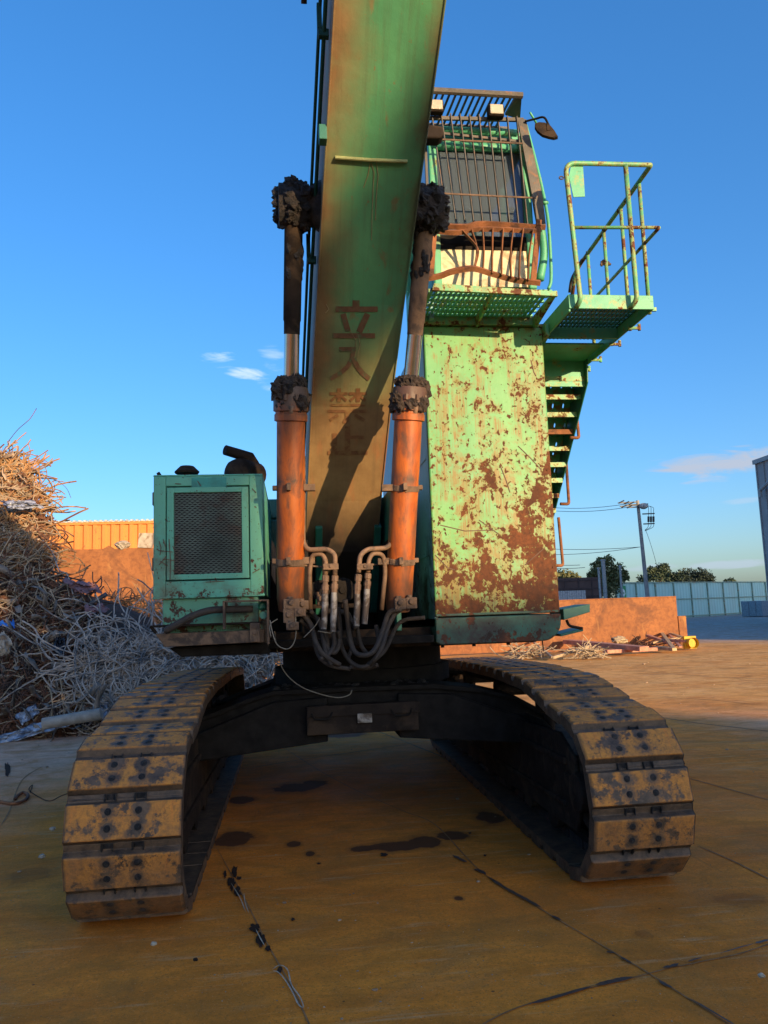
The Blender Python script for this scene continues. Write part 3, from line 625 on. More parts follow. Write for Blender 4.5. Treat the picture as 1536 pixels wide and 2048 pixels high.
# --- cab tower ("riser")
RX0, RX1, RY0, RY1 = .555, 1.59, 1.4, 4.55
b = MB()
b.box(RX0+.004, RX1, RY0, RY0+.03, 1.70, 4.12)
b.box(RX1-.03, RX1-.004, RY0+.03, RY1, 1.70, 4.12); b.box(RX0+.03, RX1-.03, RY1-.03, RY1, 1.6, 4.12)
b.box(RX0+.03, RX1-.03, RY0+.03, RY1-.03, 4.08, 4.115)
tw = b.build('cab_tower', m_riser, EX, bevel=.012)
b = MB(); b.box(RX0, RX0+.028, RY0+.032, RY1, 1.62, 4.118); b.box(RX0+.004, RX0+.03, RY0+.6, RY0+.66, 1.7, 4.0)
for dz in (2.2, 3.0, 3.6): b.box(RX0-.006, RX0, RY0+.1, RY0+1.6, dz, dz+.01)
b.build('side_panel', m_riserside, tw, bevel=.004)
b = MB()
n = 8; pts = [(RX0, 0, 1.692), (RX0, 0, 1.50)]
pts += [(RX0+.04, 0, 1.478)] + [(RX1-.16+.16*sin(a), 0, 1.478+.16-.16*cos(a)) for a in [pi/2*i/n for i in range(n+1)]] + [(RX1, 0, 1.692)]
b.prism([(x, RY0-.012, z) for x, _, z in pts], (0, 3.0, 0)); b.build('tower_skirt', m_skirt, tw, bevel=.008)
b = MB()
for px in (885, 948, 1017): P = at(px,1288,Y=1.45); b.box(P.x-.012, P.x+.012, 1.44, 1.47, 1.455, 1.48)
P = at(1085,1290,Y=1.5); b.bar((P.x,1.5,1.48), (P.x+.005,1.5,1.40), .008, .008)
b.build('mounting_lug', m_dark, tw)
for pts in ([(1036,892),(1060,915),(1083,940)], [(1000,930),(1012,960),(1020,985)], [(880,1050),(930,1062),(985,1060)], [(1062,720),(1068,745),(1072,752)], [(870,1110),(895,1135),(910,1140)], [(1050,1130),(1090,1095)], [(958,1040),(1000,1070)]):
    fsline('scratch', pts, 1.8, RY0-.002, tw, m_scrt)
b = MB()
for x in (RX0+.035, RX1-.035):
    for k in range(9): b.cyl((x, RY0-.006, 1.80+k*.27), (x, RY0+.004, 1.80+k*.27), .0075, 8)
b.build('rivets', m_riser, tw)
b = MB(); b.box(RX0+.01, RX1-.01, RY0-.004, RY0, 1.705, 1.722); b.build('edge_strip', m_skirt, tw)
# side step right of the tower
b = MB(); b.prism([at(1126,1218,Y=1.55), at(1180,1208,Y=1.55), at(1180,1224,Y=1.55), at(1128,1240,Y=1.55)], (0,.35,0)); b.prism([at(1120,1268,Y=1.6), at(1166,1257,Y=1.6), at(1167,1262,Y=1.6), at(1122,1273,Y=1.6)], (0,.3,0))
b.build('side_step', m_darkgreen, EX, bevel=.004)
b = MB(); b.tube(rounded([at(1133,1240,Y=1.6), at(1138,1252,Y=1.6), at(1165,1257,Y=1.6)], .05), .012, 8); b.build('step_hanger', m_dark, EX, smooth='all')
# --- platforms and grating
def grating(b, x0, x1, y0, y1, z, pitchx=.036, slot=.09, th=.02):
    x = x0
    while x < x1: b.box(x, x+pitchx*.38, y0, y1, z, z+th); x += pitchx
    y = y0
    while y < y1: b.box(x0, x1, y, y+.022, z+.001, z+th-.001); y += slot
PZ = 4.15
b = MB(); b.prism([at(868,566,Y=.80), at(1114,582,Y=.80), at(1116,592,Y=.80), at(864,580,Y=.80)], (0,.03,0))
L0 = at(855,600,Y=.82).x; b.box(.50, 1.53, 1.37, 1.40, 4.125, 4.20)
for px0, px1 in ((.505,.52),(1.0,1.02),(1.50,1.53)): b.prism([(px0,.83,4.20),(px0,1.37,4.20),(px0,1.37,4.10),(px0,.83,4.17)], (px1-px0,0,0))
b.box(.53,1.60,1.40,2.0,4.125,4.15)
pf = b.build('front_platform', m_greenrust, EX, bevel=.003)
b = MB(); grating(b, .53, 1.49, .832, 1.36, 4.188, .04, .10); b.build('grating', m_green, pf)
WX0, WX1, WZ = 1.625, 2.325, 4.065
b = MB(); b.box(WX0, WX1, .85, .865, WZ, WZ+.115); b.box(WX0, WX0+.015, .865, 2.3, WZ-.02, WZ+.115); b.box(WX1-.015, WX1, .865, 2.3, WZ, WZ+.115)
b.box(WX0+.02, WX1-.02, 1.5, 1.52, WZ+.0, WZ+.10)
b.prism([(WX0, 1.35, WZ-.02), (WX0, 2.3, WZ-.22), (WX0, 2.3, WZ-.02)], (.02,0,0)); b.prism([(1.59,1.32,WZ+.06),(1.60,2.2,WZ+.06),(1.60,2.2,WZ-.05),(1.59,1.32,WZ-.05)], (.03,0,0))
b.box(WX0+.02, WX1-.02, 1.8, 2.3, WZ+.05, WZ+.065); b.box(WX0, WX1, 2.29, 2.31, WZ-.20, WZ+.1)
wk = b.build('side_walkway', m_green, EX, bevel=.003)
b = MB(); grating(b, WX0+.02, WX1-.02, .87, 1.8, WZ+.095); b.build('grating', m_darkgreen, wk)
# railing (round tube)
def rail(name, paths, r=.018, par=wk, mat=m_greenrust, rad=.07):
    b = MB()
    for p in paths: b.tube(rounded(p, rad) if len(p) > 2 else p, r, 10)
    return b.build(name, mat, par, smooth='all')
YR = .78; XR = 2.36
c1 = at(1131,335,Y=YR); c2 = at(1300,330,Y=YR)
def XR_(px, py): return at(px, py, X=XR)
backtop = at(1152,540,X=XR)
rail('guard_rail', [[at(1158,605,Y=YR)+Vector((0,.06,-.015)), at(1161,600,Y=YR), at(1130,326,Y=YR), at(1301,330,Y=YR), at(1300,333,X=XR), XR_(1152,540), XR_(1143,600)]], .0195, rad=.09)
rail('mid_rail', [[at(1150,455,Y=YR), at(1318,455,Y=YR), XR_(1318,456), XR_(1160,628)]], .014, rad=.05)
rail('rail_post', [[at(1251,330,Y=YR), at(1274,600,Y=YR), at(1274,608,Y=YR)+Vector((-.03,.07,-.01))]], .0195, rad=.04)
for (a, c) in (((1278,368),(1311,628)),((1241,412),(1263,600)),((1207,458),(1221,600)),((1175,503),(1185,600))):
    P = XR_(*a); Q = Vector((XR, P.y, WZ+.02)); rail('rail_post', [[P, Q]], .0165, rad=.03)
b = MB(); P = at(1308,627,X=XR); b.bar((XR-.06,P.y,WZ+.03), (XR+.02,P.y,WZ+.03), .02, .03); b.build('rail_foot', m_greenrust, wk)
for px, py in ((1272,658),(1233,688),(1195,717),(1172,728)):
    b = MB(); P = at(px, py, X=XR); b.cyl((XR-.07,P.y,WZ-.0), (XR+.03,P.y,WZ-.0), .014, 8); b.cyl((XR+.03,P.y,WZ-.02), (XR+.03,P.y,WZ+.035), .014, 8); b.build('rail_foot', m_greenrust, wk)
b = MB(); b.prism([at(1142,332,Y=YR+.01), at(1166,331,Y=YR+.01), at(1170,393,Y=YR+.01), at(1147,394,Y=YR+.01), at(1138,352,Y=YR+.01)], (0,.006,0)); b.build('gate_plate', m_green, wk)
b = MB(); P = at(1130,356,Y=YR); b.tube([P+Vector((-.03+.018*cos(2*pi*i/10), 0, .012*sin(2*pi*i/10))) for i in range(10)], .005, 6, closed=True); b.build('rail_ring', m_brown, wk)
b = MB(); P = XR_(1211,526); b.cyl((P.x-.03,P.y-.02,P.z), (P.x+.03,P.y+.02,P.z), .025, 8); b.box(P.x-.05,P.x+.05,P.y-.01,P.y+.01,P.z-.02,P.z-.005); b.cyl((P.x-.04,P.y,P.z-.03),(P.x-.035,P.y,P.z+.015),.012,6); b.build('clamp', m_brown, wk)
rail('rail_brace', [[XR_(1165,520), XR_(1143,560), XR_(1140,585)]], .02, mat=m_brown)
# --- stairs descending to the rear
SX0, SX1 = 1.64, 2.30
sa = Vector((SX1, 2.25, 4.05)); sb = at(1107, 1030, X=SX1)
sd = (sb-sa)
b = MB()
for X in (SX0, SX1):
    b.prism([(X, sa.y-.05, sa.z+.10), (X, sa.y+.22, sa.z+.10), (X, sb.y+.30, sb.z+.0), (X, sb.y+.02, sb.z-.02), (X, sa.y-.02, sa.z-.16)], (.012,0,0))
st = b.build('staircase', m_darkgreen, EX, bevel=.003)
m_perf = M('perforated_tread')
def mk_perf():
    m = m_perf; p = m.pos(); x, y, z = m.xyz(p)
    sx = m.math('SUBTRACT', m.math('FRACT', m.math('DIVIDE', x, .055)), .5); sy = m.math('SUBTRACT', m.math('FRACT', m.math('ADD', m.math('DIVIDE', y, .055), m.math('MULTIPLY', m.math('FLOOR', m.math('DIVIDE', x, .055)), .5))), .5)
    r = m.math('SQRT', m.math('ADD', m.math('MULTIPLY', sx, sx), m.math('MULTIPLY', sy, sy)))
    c = m.mix(m.mr(m.noise(p, 12, 6), .5, .6), (.09,.34,.17), (.2,.13,.05))
    return m.out(c, .6, 0, None, Alpha=m.mr(r, .17, .19))
m_perf = mk_perf()
ns = 9
for i in range(ns):
    t = (i+.6)/ns; c = sa + sd*t + Vector((0,.10,.0)); zz = c.z; yy = c.y
    b = MB(); b.box(SX0+.012, SX1, yy-.13, yy+.15, zz-.006, zz); s_ = b.build('step', m_perf, st)
    b = MB(); b.box(SX0+.012, SX1, yy-.142, yy-.131, zz-.045, zz+.004); b.build('nosing', m_greenrust if i != 3 else m_rust, s_)
    b = MB(); b.prism([(SX0+.012, yy+.152, zz), (SX0+.012, yy+.16, zz), (SX0+.012, yy+.19, zz-.11), (SX0+.012, yy+.18, zz-.11)], (SX1-SX0-.012,0,0)); b.build('kick_plate', m_perf, s_)
for (a, c, d) in (((1150,800),(1158,876),(1138,876)), ((1131,905),(1138,1008),(1120,1006)), ((1117,1035),(1126,1131),(1116,1131))):
    P = at(*a, X=SX1+.03); Q = at(*c, X=SX1+.03); T = at(*d, X=SX1+.03); Q2 = Vector((SX1+.05, P.y+.1, Q.z)); Q = at(c[0], c[1], X=SX1+.04)
    b = MB(); b.tube(rounded([at(a[0], a[1], X=SX1+.04), Q, Vector((SX1-.06, Q.y-.02, Q.z))], .03), .017, 8); b.build('stair_handrail', m_rust, st, smooth='all')
# --- cab
YG = 1.12
cb = MB()
CX0, CX1 = .64, 1.52
def cabsec(y, z0, z1, i=0): return [(CX0+i, y, z0), (CX1-i, y, z0), (CX1-i, y, z1), (CX0+i, y, z1)]
# floor, roof, rear wall, pillars
cb.box(CX0, CX1, 1.27, 2.75, 4.30, 4.40); cb.box(CX0, CX1, 1.32, 2.75, 5.72, 5.86); cb.box(CX0, CX1, 2.70, 2.75, 4.4, 5.72)
for X in (CX0, CX1-.07): cb.box(X, X+.07, 1.25, 1.33, 4.40, 5.80); cb.box(X, X+.06, 1.95, 2.05, 4.4, 5.72)
cb.box(CX0, CX0+.03, 1.33, 2.7, 4.40, 4.9); cb.box(CX1-.03, CX1, 1.33, 2.7, 4.40, 4.75)
cab = cb.build('cab', m_green, EX, bevel=.015)
b = MB(); b.tube(rounded([(CX0+.03,1.26,5.66),(CX1-.03,1.26,5.66)], .05), .035, 12); b.tube([(CX0+.03,1.25,5.80),(CX1-.1,1.25,5.80)], .03, 12); b.build('roof_tube', m_green, cab, smooth='all')
b = MB(); b.box(CX0+.07, CX1-.07, 1.262, 1.275, 4.78, 4.86); b.box(CX0+.07, CX1-.07, 1.265, 1.275, 4.74, 4.79); b.build('window_sill', m_black, cab)
b = MB(); b.box(CX0+.07, CX1-.07, 1.272, 1.29, 4.42, 4.74); b.build('lower_panel', simple('cream_panel', (.62,.55,.36), .6, 0, .25, 5, .2, (.35,.25,.14), .4, 5), cab)
mg = M('cab_glass'); m_glass = mg.out((.13,.17,.22), .06, 0, None, spec=.8, **{'Transmission Weight': .55, 'IOR': 1.12})
b = MB(); b.box(CX0+.07, CX1-.07, 1.285, 1.292, 4.86, 5.72); b.build('windscreen', m_glass, cab)
b = MB(); b.box(CX0+.004, CX0+.012, 1.33, 1.95, 4.9, 5.72); b.build('side_window', simple('dusty_side_window', (.30,.42,.50), .3, 0, .2, 5, .05), cab)
b = MB(); b.box(.9, 1.25, 2.2, 2.3, 4.7, 5.3); b.box(.88, 1.27, 1.85, 2.25, 4.6, 4.72); b.box(.95,1.2,2.2,2.28,5.3,5.48); b.build('seat', m_black, cab, bevel=.03, seg=3)
b = MB(); b.box(CX0+.1, CX1-.1, 2.66, 2.69, 5.0, 5.35); b.build('rear_blind', simple('grey_blind', (.30,.28,.27), .7), cab)
b = MB(); b.bar((1.30,1.6,4.5),(1.38,1.4,5.2), .03,.05); b.bar((1.40,1.35,4.4),(1.12,1.35,4.95), .04,.02); b.build('control_lever', m_black, cab)
# guard: upper grille frame
gu = MB()
TL = at(853,236,Y=YG); TR = at(1047,240,Y=YG); BL = at(862,443,Y=YG); BR = at(1092,452,Y=YG)
gu.bar(TL, TR, .02, .03); gu.bar(at(840,262,Y=YG+.01), at(1040,283,Y=YG+.01), .012, .02); 
gu.prism([at(1036,240,Y=YG-.01), at(1052,238,Y=YG-.01), at(1085,390,Y=YG-.01), at(1092,452,Y=YG-.01), at(1076,452,Y=YG-.01)], (0,.02,0))
gu.bar(TL+Vector((-.02,0,0)), BL+Vector((-.02,0,0)), .03, .02)
m_guard = simple('guard_steel', (.10,.088,.075), .7, 0, .35, 8, .3, (.2,.1,.05), .25, 9)
gd = gu.build('windscreen_guard', m_guard, cab)
for i in range(10):
    x0 = 869+i*18.9; x1 = 882+i*18.0+3
    b = MB(); b.bar(at(x0-6,226+i*.9,Y=YG-.012), at(x1+8,438+i*1.6,Y=YG-.012), .007, .028, up=(0,1,0)); b.build('guard_bar', m_guard, gd)
for (a, c) in (((846,277),(1046,287)),((846,385),(1072,396))):
    b = MB(); b.bar(at(*a,Y=YG-.03), at(*c,Y=YG-.03), .006, .014); b.build('guard_crossbar', m_brown, gd)
# lower guard, bent and rusty
lg = MB()
lg.tube(smoothpath([at(866,447,Y=YG-.02), at(895,452,Y=YG-.02), at(935,453,Y=YG-.05), at(970,447,Y=YG-.02), at(1090,455,Y=YG-.02)]), .026, 4)
lg.bar(at(1078,440,Y=YG-.03), at(1066,565,Y=YG-.03), .045, .02, up=(0,1,0)); lg.bar(at(870,450,Y=YG-.03), at(862,555,Y=YG-.03), .04, .02, up=(0,1,0))
lg.tube(smoothpath([at(856,556,Y=YG-.04), at(880,552,Y=YG-.05), at(905,543,Y=YG-.09), at(945,537,Y=YG-.1), at(985,548,Y=YG-.06), at(1030,560,Y=YG-.03), at(1080,566,Y=YG-.03)]), .027, 4)
lg.tube(smoothpath([at(868,462,Y=YG-.035), at(915,465,Y=YG-.05), at(960,458,Y=YG-.035), at(1072,462,Y=YG-.035)]), .024, 4)
lgo = lg.build('lower_guard', m_rust, cab)
for i, (a, c, k) in enumerate((((925,462),(950,536),18),((943,460),(948,537),8),((965,458),(966,543),2),((985,457),(984,548),0),((1006,458),(1003,552),-1),((1026,459),(1022,556),-3),((1046,459),(1038,558),-2),((1066,460),(1056,562),-3))):
    p0 = at(*a, Y=YG-.06); p1 = at(*c, Y=YG-.08); mid = at((a[0]+c[0])/2+k, (a[1]+c[1])/2, Y=YG-.072)
    b = MB(); q = smoothpath([p0, mid, p1], 5)
    for u, v in zip(q, q[1:]): b.bar(u, v, .008, .034, up=(0,1,0))
    b.build('guard_bar', m_rust, lgo)
# visor
vz = at(870,180,Y=1.0).z
b = MB(); v0 = at(866,180,Y=.98); v1 = at(1045,190,Y=.98); b.tube([v0+Vector((0,0,-.005)), v1+Vector((0,0,-.005))], .026, 8)
b.prism([v1+Vector((-.05,.02,0)), v1+Vector((0,.02,0)), at(1040,235,Y=1.25)+Vector((0,0,-.02)), at(1010,230,Y=1.25)], (0,0,.02))
vi = b.build('roof_visor', m_guard, cab)
b = MB()
for i in range(13):
    x = v0.x+.04+i*.052; b.bar((x, .99, v0.z-.01), (x-.03, 1.40, v0.z-.02), .016, .014)
b.bar((v0.x,1.40,v0.z-.02),(v1.x,1.40,v1.z-.02),.03,.02); b.build('visor_slats', m_guard, vi)
m_lens = simple('lamp_lens', (.42,.36,.27), .2, 0, .1, 30, .3)
for (px, py, w) in ((993,219,.068),(873,210,.062)):
    P = at(px, py, Y=1.02); b = MB(); b.box(P.x-w, P.x+w, 1.02, 1.09, P.z-.052, P.z+.052); lp = b.build('work_lamp', m_dark, cab, bevel=.012)
    b = MB(); b.box(P.x-w+.012, P.x+w-.012, 1.008, 1.02, P.z-.042, P.z+.042); b.build('lens', m_lens, lp, bevel=.01)
b = MB(); P = at(860,262,Y=.95); b.prism([P+Vector((-.1,0,-.06)), P+Vector((.08,0,-.055)), P+Vector((.12,0,-.02)), P+Vector((.11,0,.05)), P+Vector((-.1,0,.07))], (0,.12,0)); b.build('boom_side_lamp', m_dark, cab, bevel=.015)
b = MB(); b.tube(smoothpath([at(1050,243,Y=1.1), at(1070,238,Y=1.05), at(1088,235,Y=1.0), at(1098,252,Y=1.0)]), .009, 8); mr_ = b.build('mirror_arm', m_black, cab, smooth='all')
b = MB(); b.prism([at(x,y,Y=.98-.0004*(x-1070)) for x,y in ((1070,247),(1078,244),(1090,245),(1101,251),(1109,261),(1116,273),(1108,275),(1098,273),(1085,269),(1075,261),(1070,253))], (.004,.022,-.010)); b.box(*[v for pr in [(at(1096,250,Y=.97).x-.012, at(1096,250,Y=.97).x+.012), (.965,.985), (at(1096,258,Y=.97).z-.015, at(1096,250,Y=.97).z+.01)] for v in pr])
b.build('mirror', m_dark, mr_)
b = MB(); b.tube(smoothpath([at(1052,250,Y=1.30), at(1068,310,Y=1.25), at(1085,380,Y=1.22), at(1096,440,Y=1.2), at(1101,510,Y=1.2), at(1102,560,Y=1.2), at(1097,578,Y=1.2)]), .014, 8); b.blob(at(1090,405,Y=1.2), (.03,.02,.02), .2); b.build('cab_handrail', m_green, cab, smooth='all')
b = MB(); b.tube([at(1075,250,Y=1.4), at(1060,225,Y=1.3)], .01, 6); 
for (pts) in ([(1040,288),(1060,340),(1075,420),(1088,500),(1080,560)],): b.tube(smoothpath([at(x,y,Y=1.24) for x,y in pts]), .035, 8)
b.build('door_pillar', m_green, cab, smooth='all')
# light-coloured lower plate left of the cab (behind the rod)
b = MB(); b.box(.60, .635, 1.3, 2.6, 4.15, 4.30); b.build('cab_base', m_riserside, EX)
# --- boom
def boom():
    ys = [-8,-5,-3.4,-2,-.8,-.3,.12,.68,1.0,1.3,1.6,1.9,2.2,2.5]
    b = MB(); low = []; 
    for y in ys:
        i = (y-0); d = Vector((0, BP(y+.05)-0, 0)); t = Vector((0,.1,BP(y+.05)-BP(y-.05))).normalized(); nrm = Vector((0,-t.z,t.y)); nrm = -nrm if nrm.z < 0 else nrm
        h = .95 if y < .9 else .95-.45*(y-.9)/1.6
        w = .322
        c = BC(y); q = [Vector((c-w, y, BP(y))), Vector((c+w, y, BP(y)))]; top = [v+nrm*h for v in q]
        low.append((q, top, nrm))
    vs = []
    for q, tp, _ in low: vs += [q[0], q[1], tp[1], tp[0]]
    fs = [(0,3,2,1)]
    for i in range(len(ys)-1):
        for j in range(4): fs.append((4*i+j, 4*i+(j+1)%4, 4*(i+1)+(j+1)%4, 4*(i+1)+j))
    k = 4*(len(ys)-1); fs.append((k,k+1,k+2,k+3)); b.add(vs, fs)
    # flange lips at both lower edges
    o = b.build('boom', m_boom, EX, bevel=.008); return o
BM = boom()
b = MB()   # foot lugs
for sx in (-.36, .16):
    b.prism([(sx,2.0,2.5),(sx,2.6,1.75),(sx,3.1,1.75),(sx,3.2,2.5),(sx,2.8,3.0)], (.06,0,0))
b.cyl((-.55,2.85,2.1), (.35,2.85,2.1), .09, 20)
b.prism([(.255,1.48,1.6),(.255,1.48,2.55),(.255,1.62,2.78),(.255,2.9,2.78),(.255,2.9,1.6)], (.04,0,0))
b.build('boom_foot', m_darkgreen, EX, bevel=.006)
b = MB(); b.tube([on_boom(670,314,.012), on_boom(740,319,.014), on_boom(814,322,.012)], .012, 8); b.build('weld_bar', simple('weld_bar_paint', (.25,.27,.11), .6), BM)
m_scr = simple('bare_scratch', (.30,.24,.13), .6)
for pts in ([(742,325),(748,345),(746,380),(744,430),(743,480)], [(752,318),(756,350),(752,400),(751,440)], [(740,327),(736,350),(727,375)], [(700,660),(712,680),(709,720)], [(716,668),(720,690),(712,722)], [(652,608),(658,618),(651,626)]):
    b = MB(); b.tube([on_boom(x,y,.003) for x, y in pts], .0022, 5); b.build('scratch_mark', m_scr, BM)
for sx in (-1, 1):
    b = MB(); b.tube([Vector((BC(y)+sx*.319, y-.004, BP(y)-.003)) for y in (-3.4,-.8,.12,.68,1.3,1.9,2.2)], .006, 6); b.build('corner_weld', m_boom, BM)
# warning characters, stencilled strokes
def stroke(b, quad): b.add([on_boom(x, y, .0045) for x, y in quad], [(0,1,2,3)])
def sline(b, pts, w, off=.0045):
    for (a, c) in zip(pts, pts[1:]):
        dx, dy = c[0]-a[0], c[1]-a[1]; L = sqrt(dx*dx+dy*dy); nx, ny = -dy/L*w/2, dx/L*w/2
        b.add([on_boom(a[0]+nx,a[1]+ny,off), on_boom(c[0]+nx,c[1]+ny,off), on_boom(c[0]-nx,c[1]-ny,off), on_boom(a[0]-nx,a[1]-ny,off)], [(0,1,2,3)])
m_sten = simple('faded_brown_stencil', (.15,.078,.045), .55, 0, .3, 20, .1, (.09,.13,.07), .38, 11)
m_sten2 = simple('faint_brown_stencil', (.17,.08,.035), .55, 0, .25, 20, .1, (.22,.13,.05), .35, 12)
b = MB(); sline(b, [(712,600),(712,613)], 14); sline(b, [(671,618),(755,618)], 11); sline(b, [(686,627),(696,662)], 11, .005); sline(b, [(735,627),(718,664)], 12, .005); sline(b, [(664,671),(750,671)], 10)
b.build('stencilled_character', m_sten, BM)
b = MB(); sline(b, [(678,698),(712,698)], 9); sline(b, [(707,694),(705,714),(696,732),(680,746),(661,757)], 9, .005); sline(b, [(707,716),(714,732),(726,747),(739,757)], 10, .0055)
b.build('stencilled_character', m_sten, BM)
b = MB()
for cx in (678, 716): sline(b, [(cx-19,787),(cx+17,787)], 6); sline(b, [(cx,776),(cx,803)], 8, .005); sline(b, [(cx-3,790),(cx-16,801)], 5, .0055); sline(b, [(cx+3,790),(cx+15,801)], 5, .0055)
sline(b, [(662,810),(730,810)], 5); sline(b, [(655,822),(735,822)], 6); sline(b, [(694,825),(694,844),(686,841)], 8, .005); sline(b, [(676,829),(660,840)], 6, .0055); sline(b, [(710,829),(729,840)], 6, .0055)
b.build('stencilled_character', m_sten2, BM)
b = MB(); sline(b, [(695,852),(695,902)], 11); sline(b, [(669,866),(669,902)], 10); sline(b, [(698,874),(728,874)], 7, .005); sline(b, [(655,905),(735,905)], 8, .005)
b.build('stencilled_character', m_sten2, BM)
# pipes along the left side of the boom
m_pipedark = simple('dark_green_pipe', (.010,.055,.045), .5, spec=.2)
for k, (off, r, up) in enumerate(((.03,.013,.25),(.05,.011,.42))):
    b = MB(); b.tube([(BC(y)-.322-off, y, BP(y)+up) for y in (-4,-3.4,-2,-.8,.12,.68,1.3,1.9)], r, 8); b.build('hydraulic_pipe', m_pipedark, BM, smooth='all')
for y in (-.45,.62,1.45):
    b = MB(); b.box(BC(y)-.322-.065, BC(y)-.322, y-.02, y+.02, BP(y)+.23, BP(y)+.28); b.box(BC(y)-.322-.07, BC(y)-.322-.04, y-.02, y+.02, BP(y)+.28, BP(y)+.45); b.build('pipe_clamp', m_pipedark, BM, bevel=.004)
b = MB(); P = at(643,268,Y=-.2); b.box(BC(-.2)-.37, BC(-.2)-.32, -.23, -.15, P.z-.05, P.z+.05); b.build('side_lug', m_darkgreen, BM, bevel=.004)
b = MB(); b.tube(smoothpath([(BC(-1)-.50,-1.6,BP(-1.6)+.4),(BC(-1)-.50,-.9,BP(-.9)+.5),(BC(0)-.44,-.45,BP(-.45)+.45)]), .018, 8); b.build('boom_hose', m_hose, BM, smooth='all')
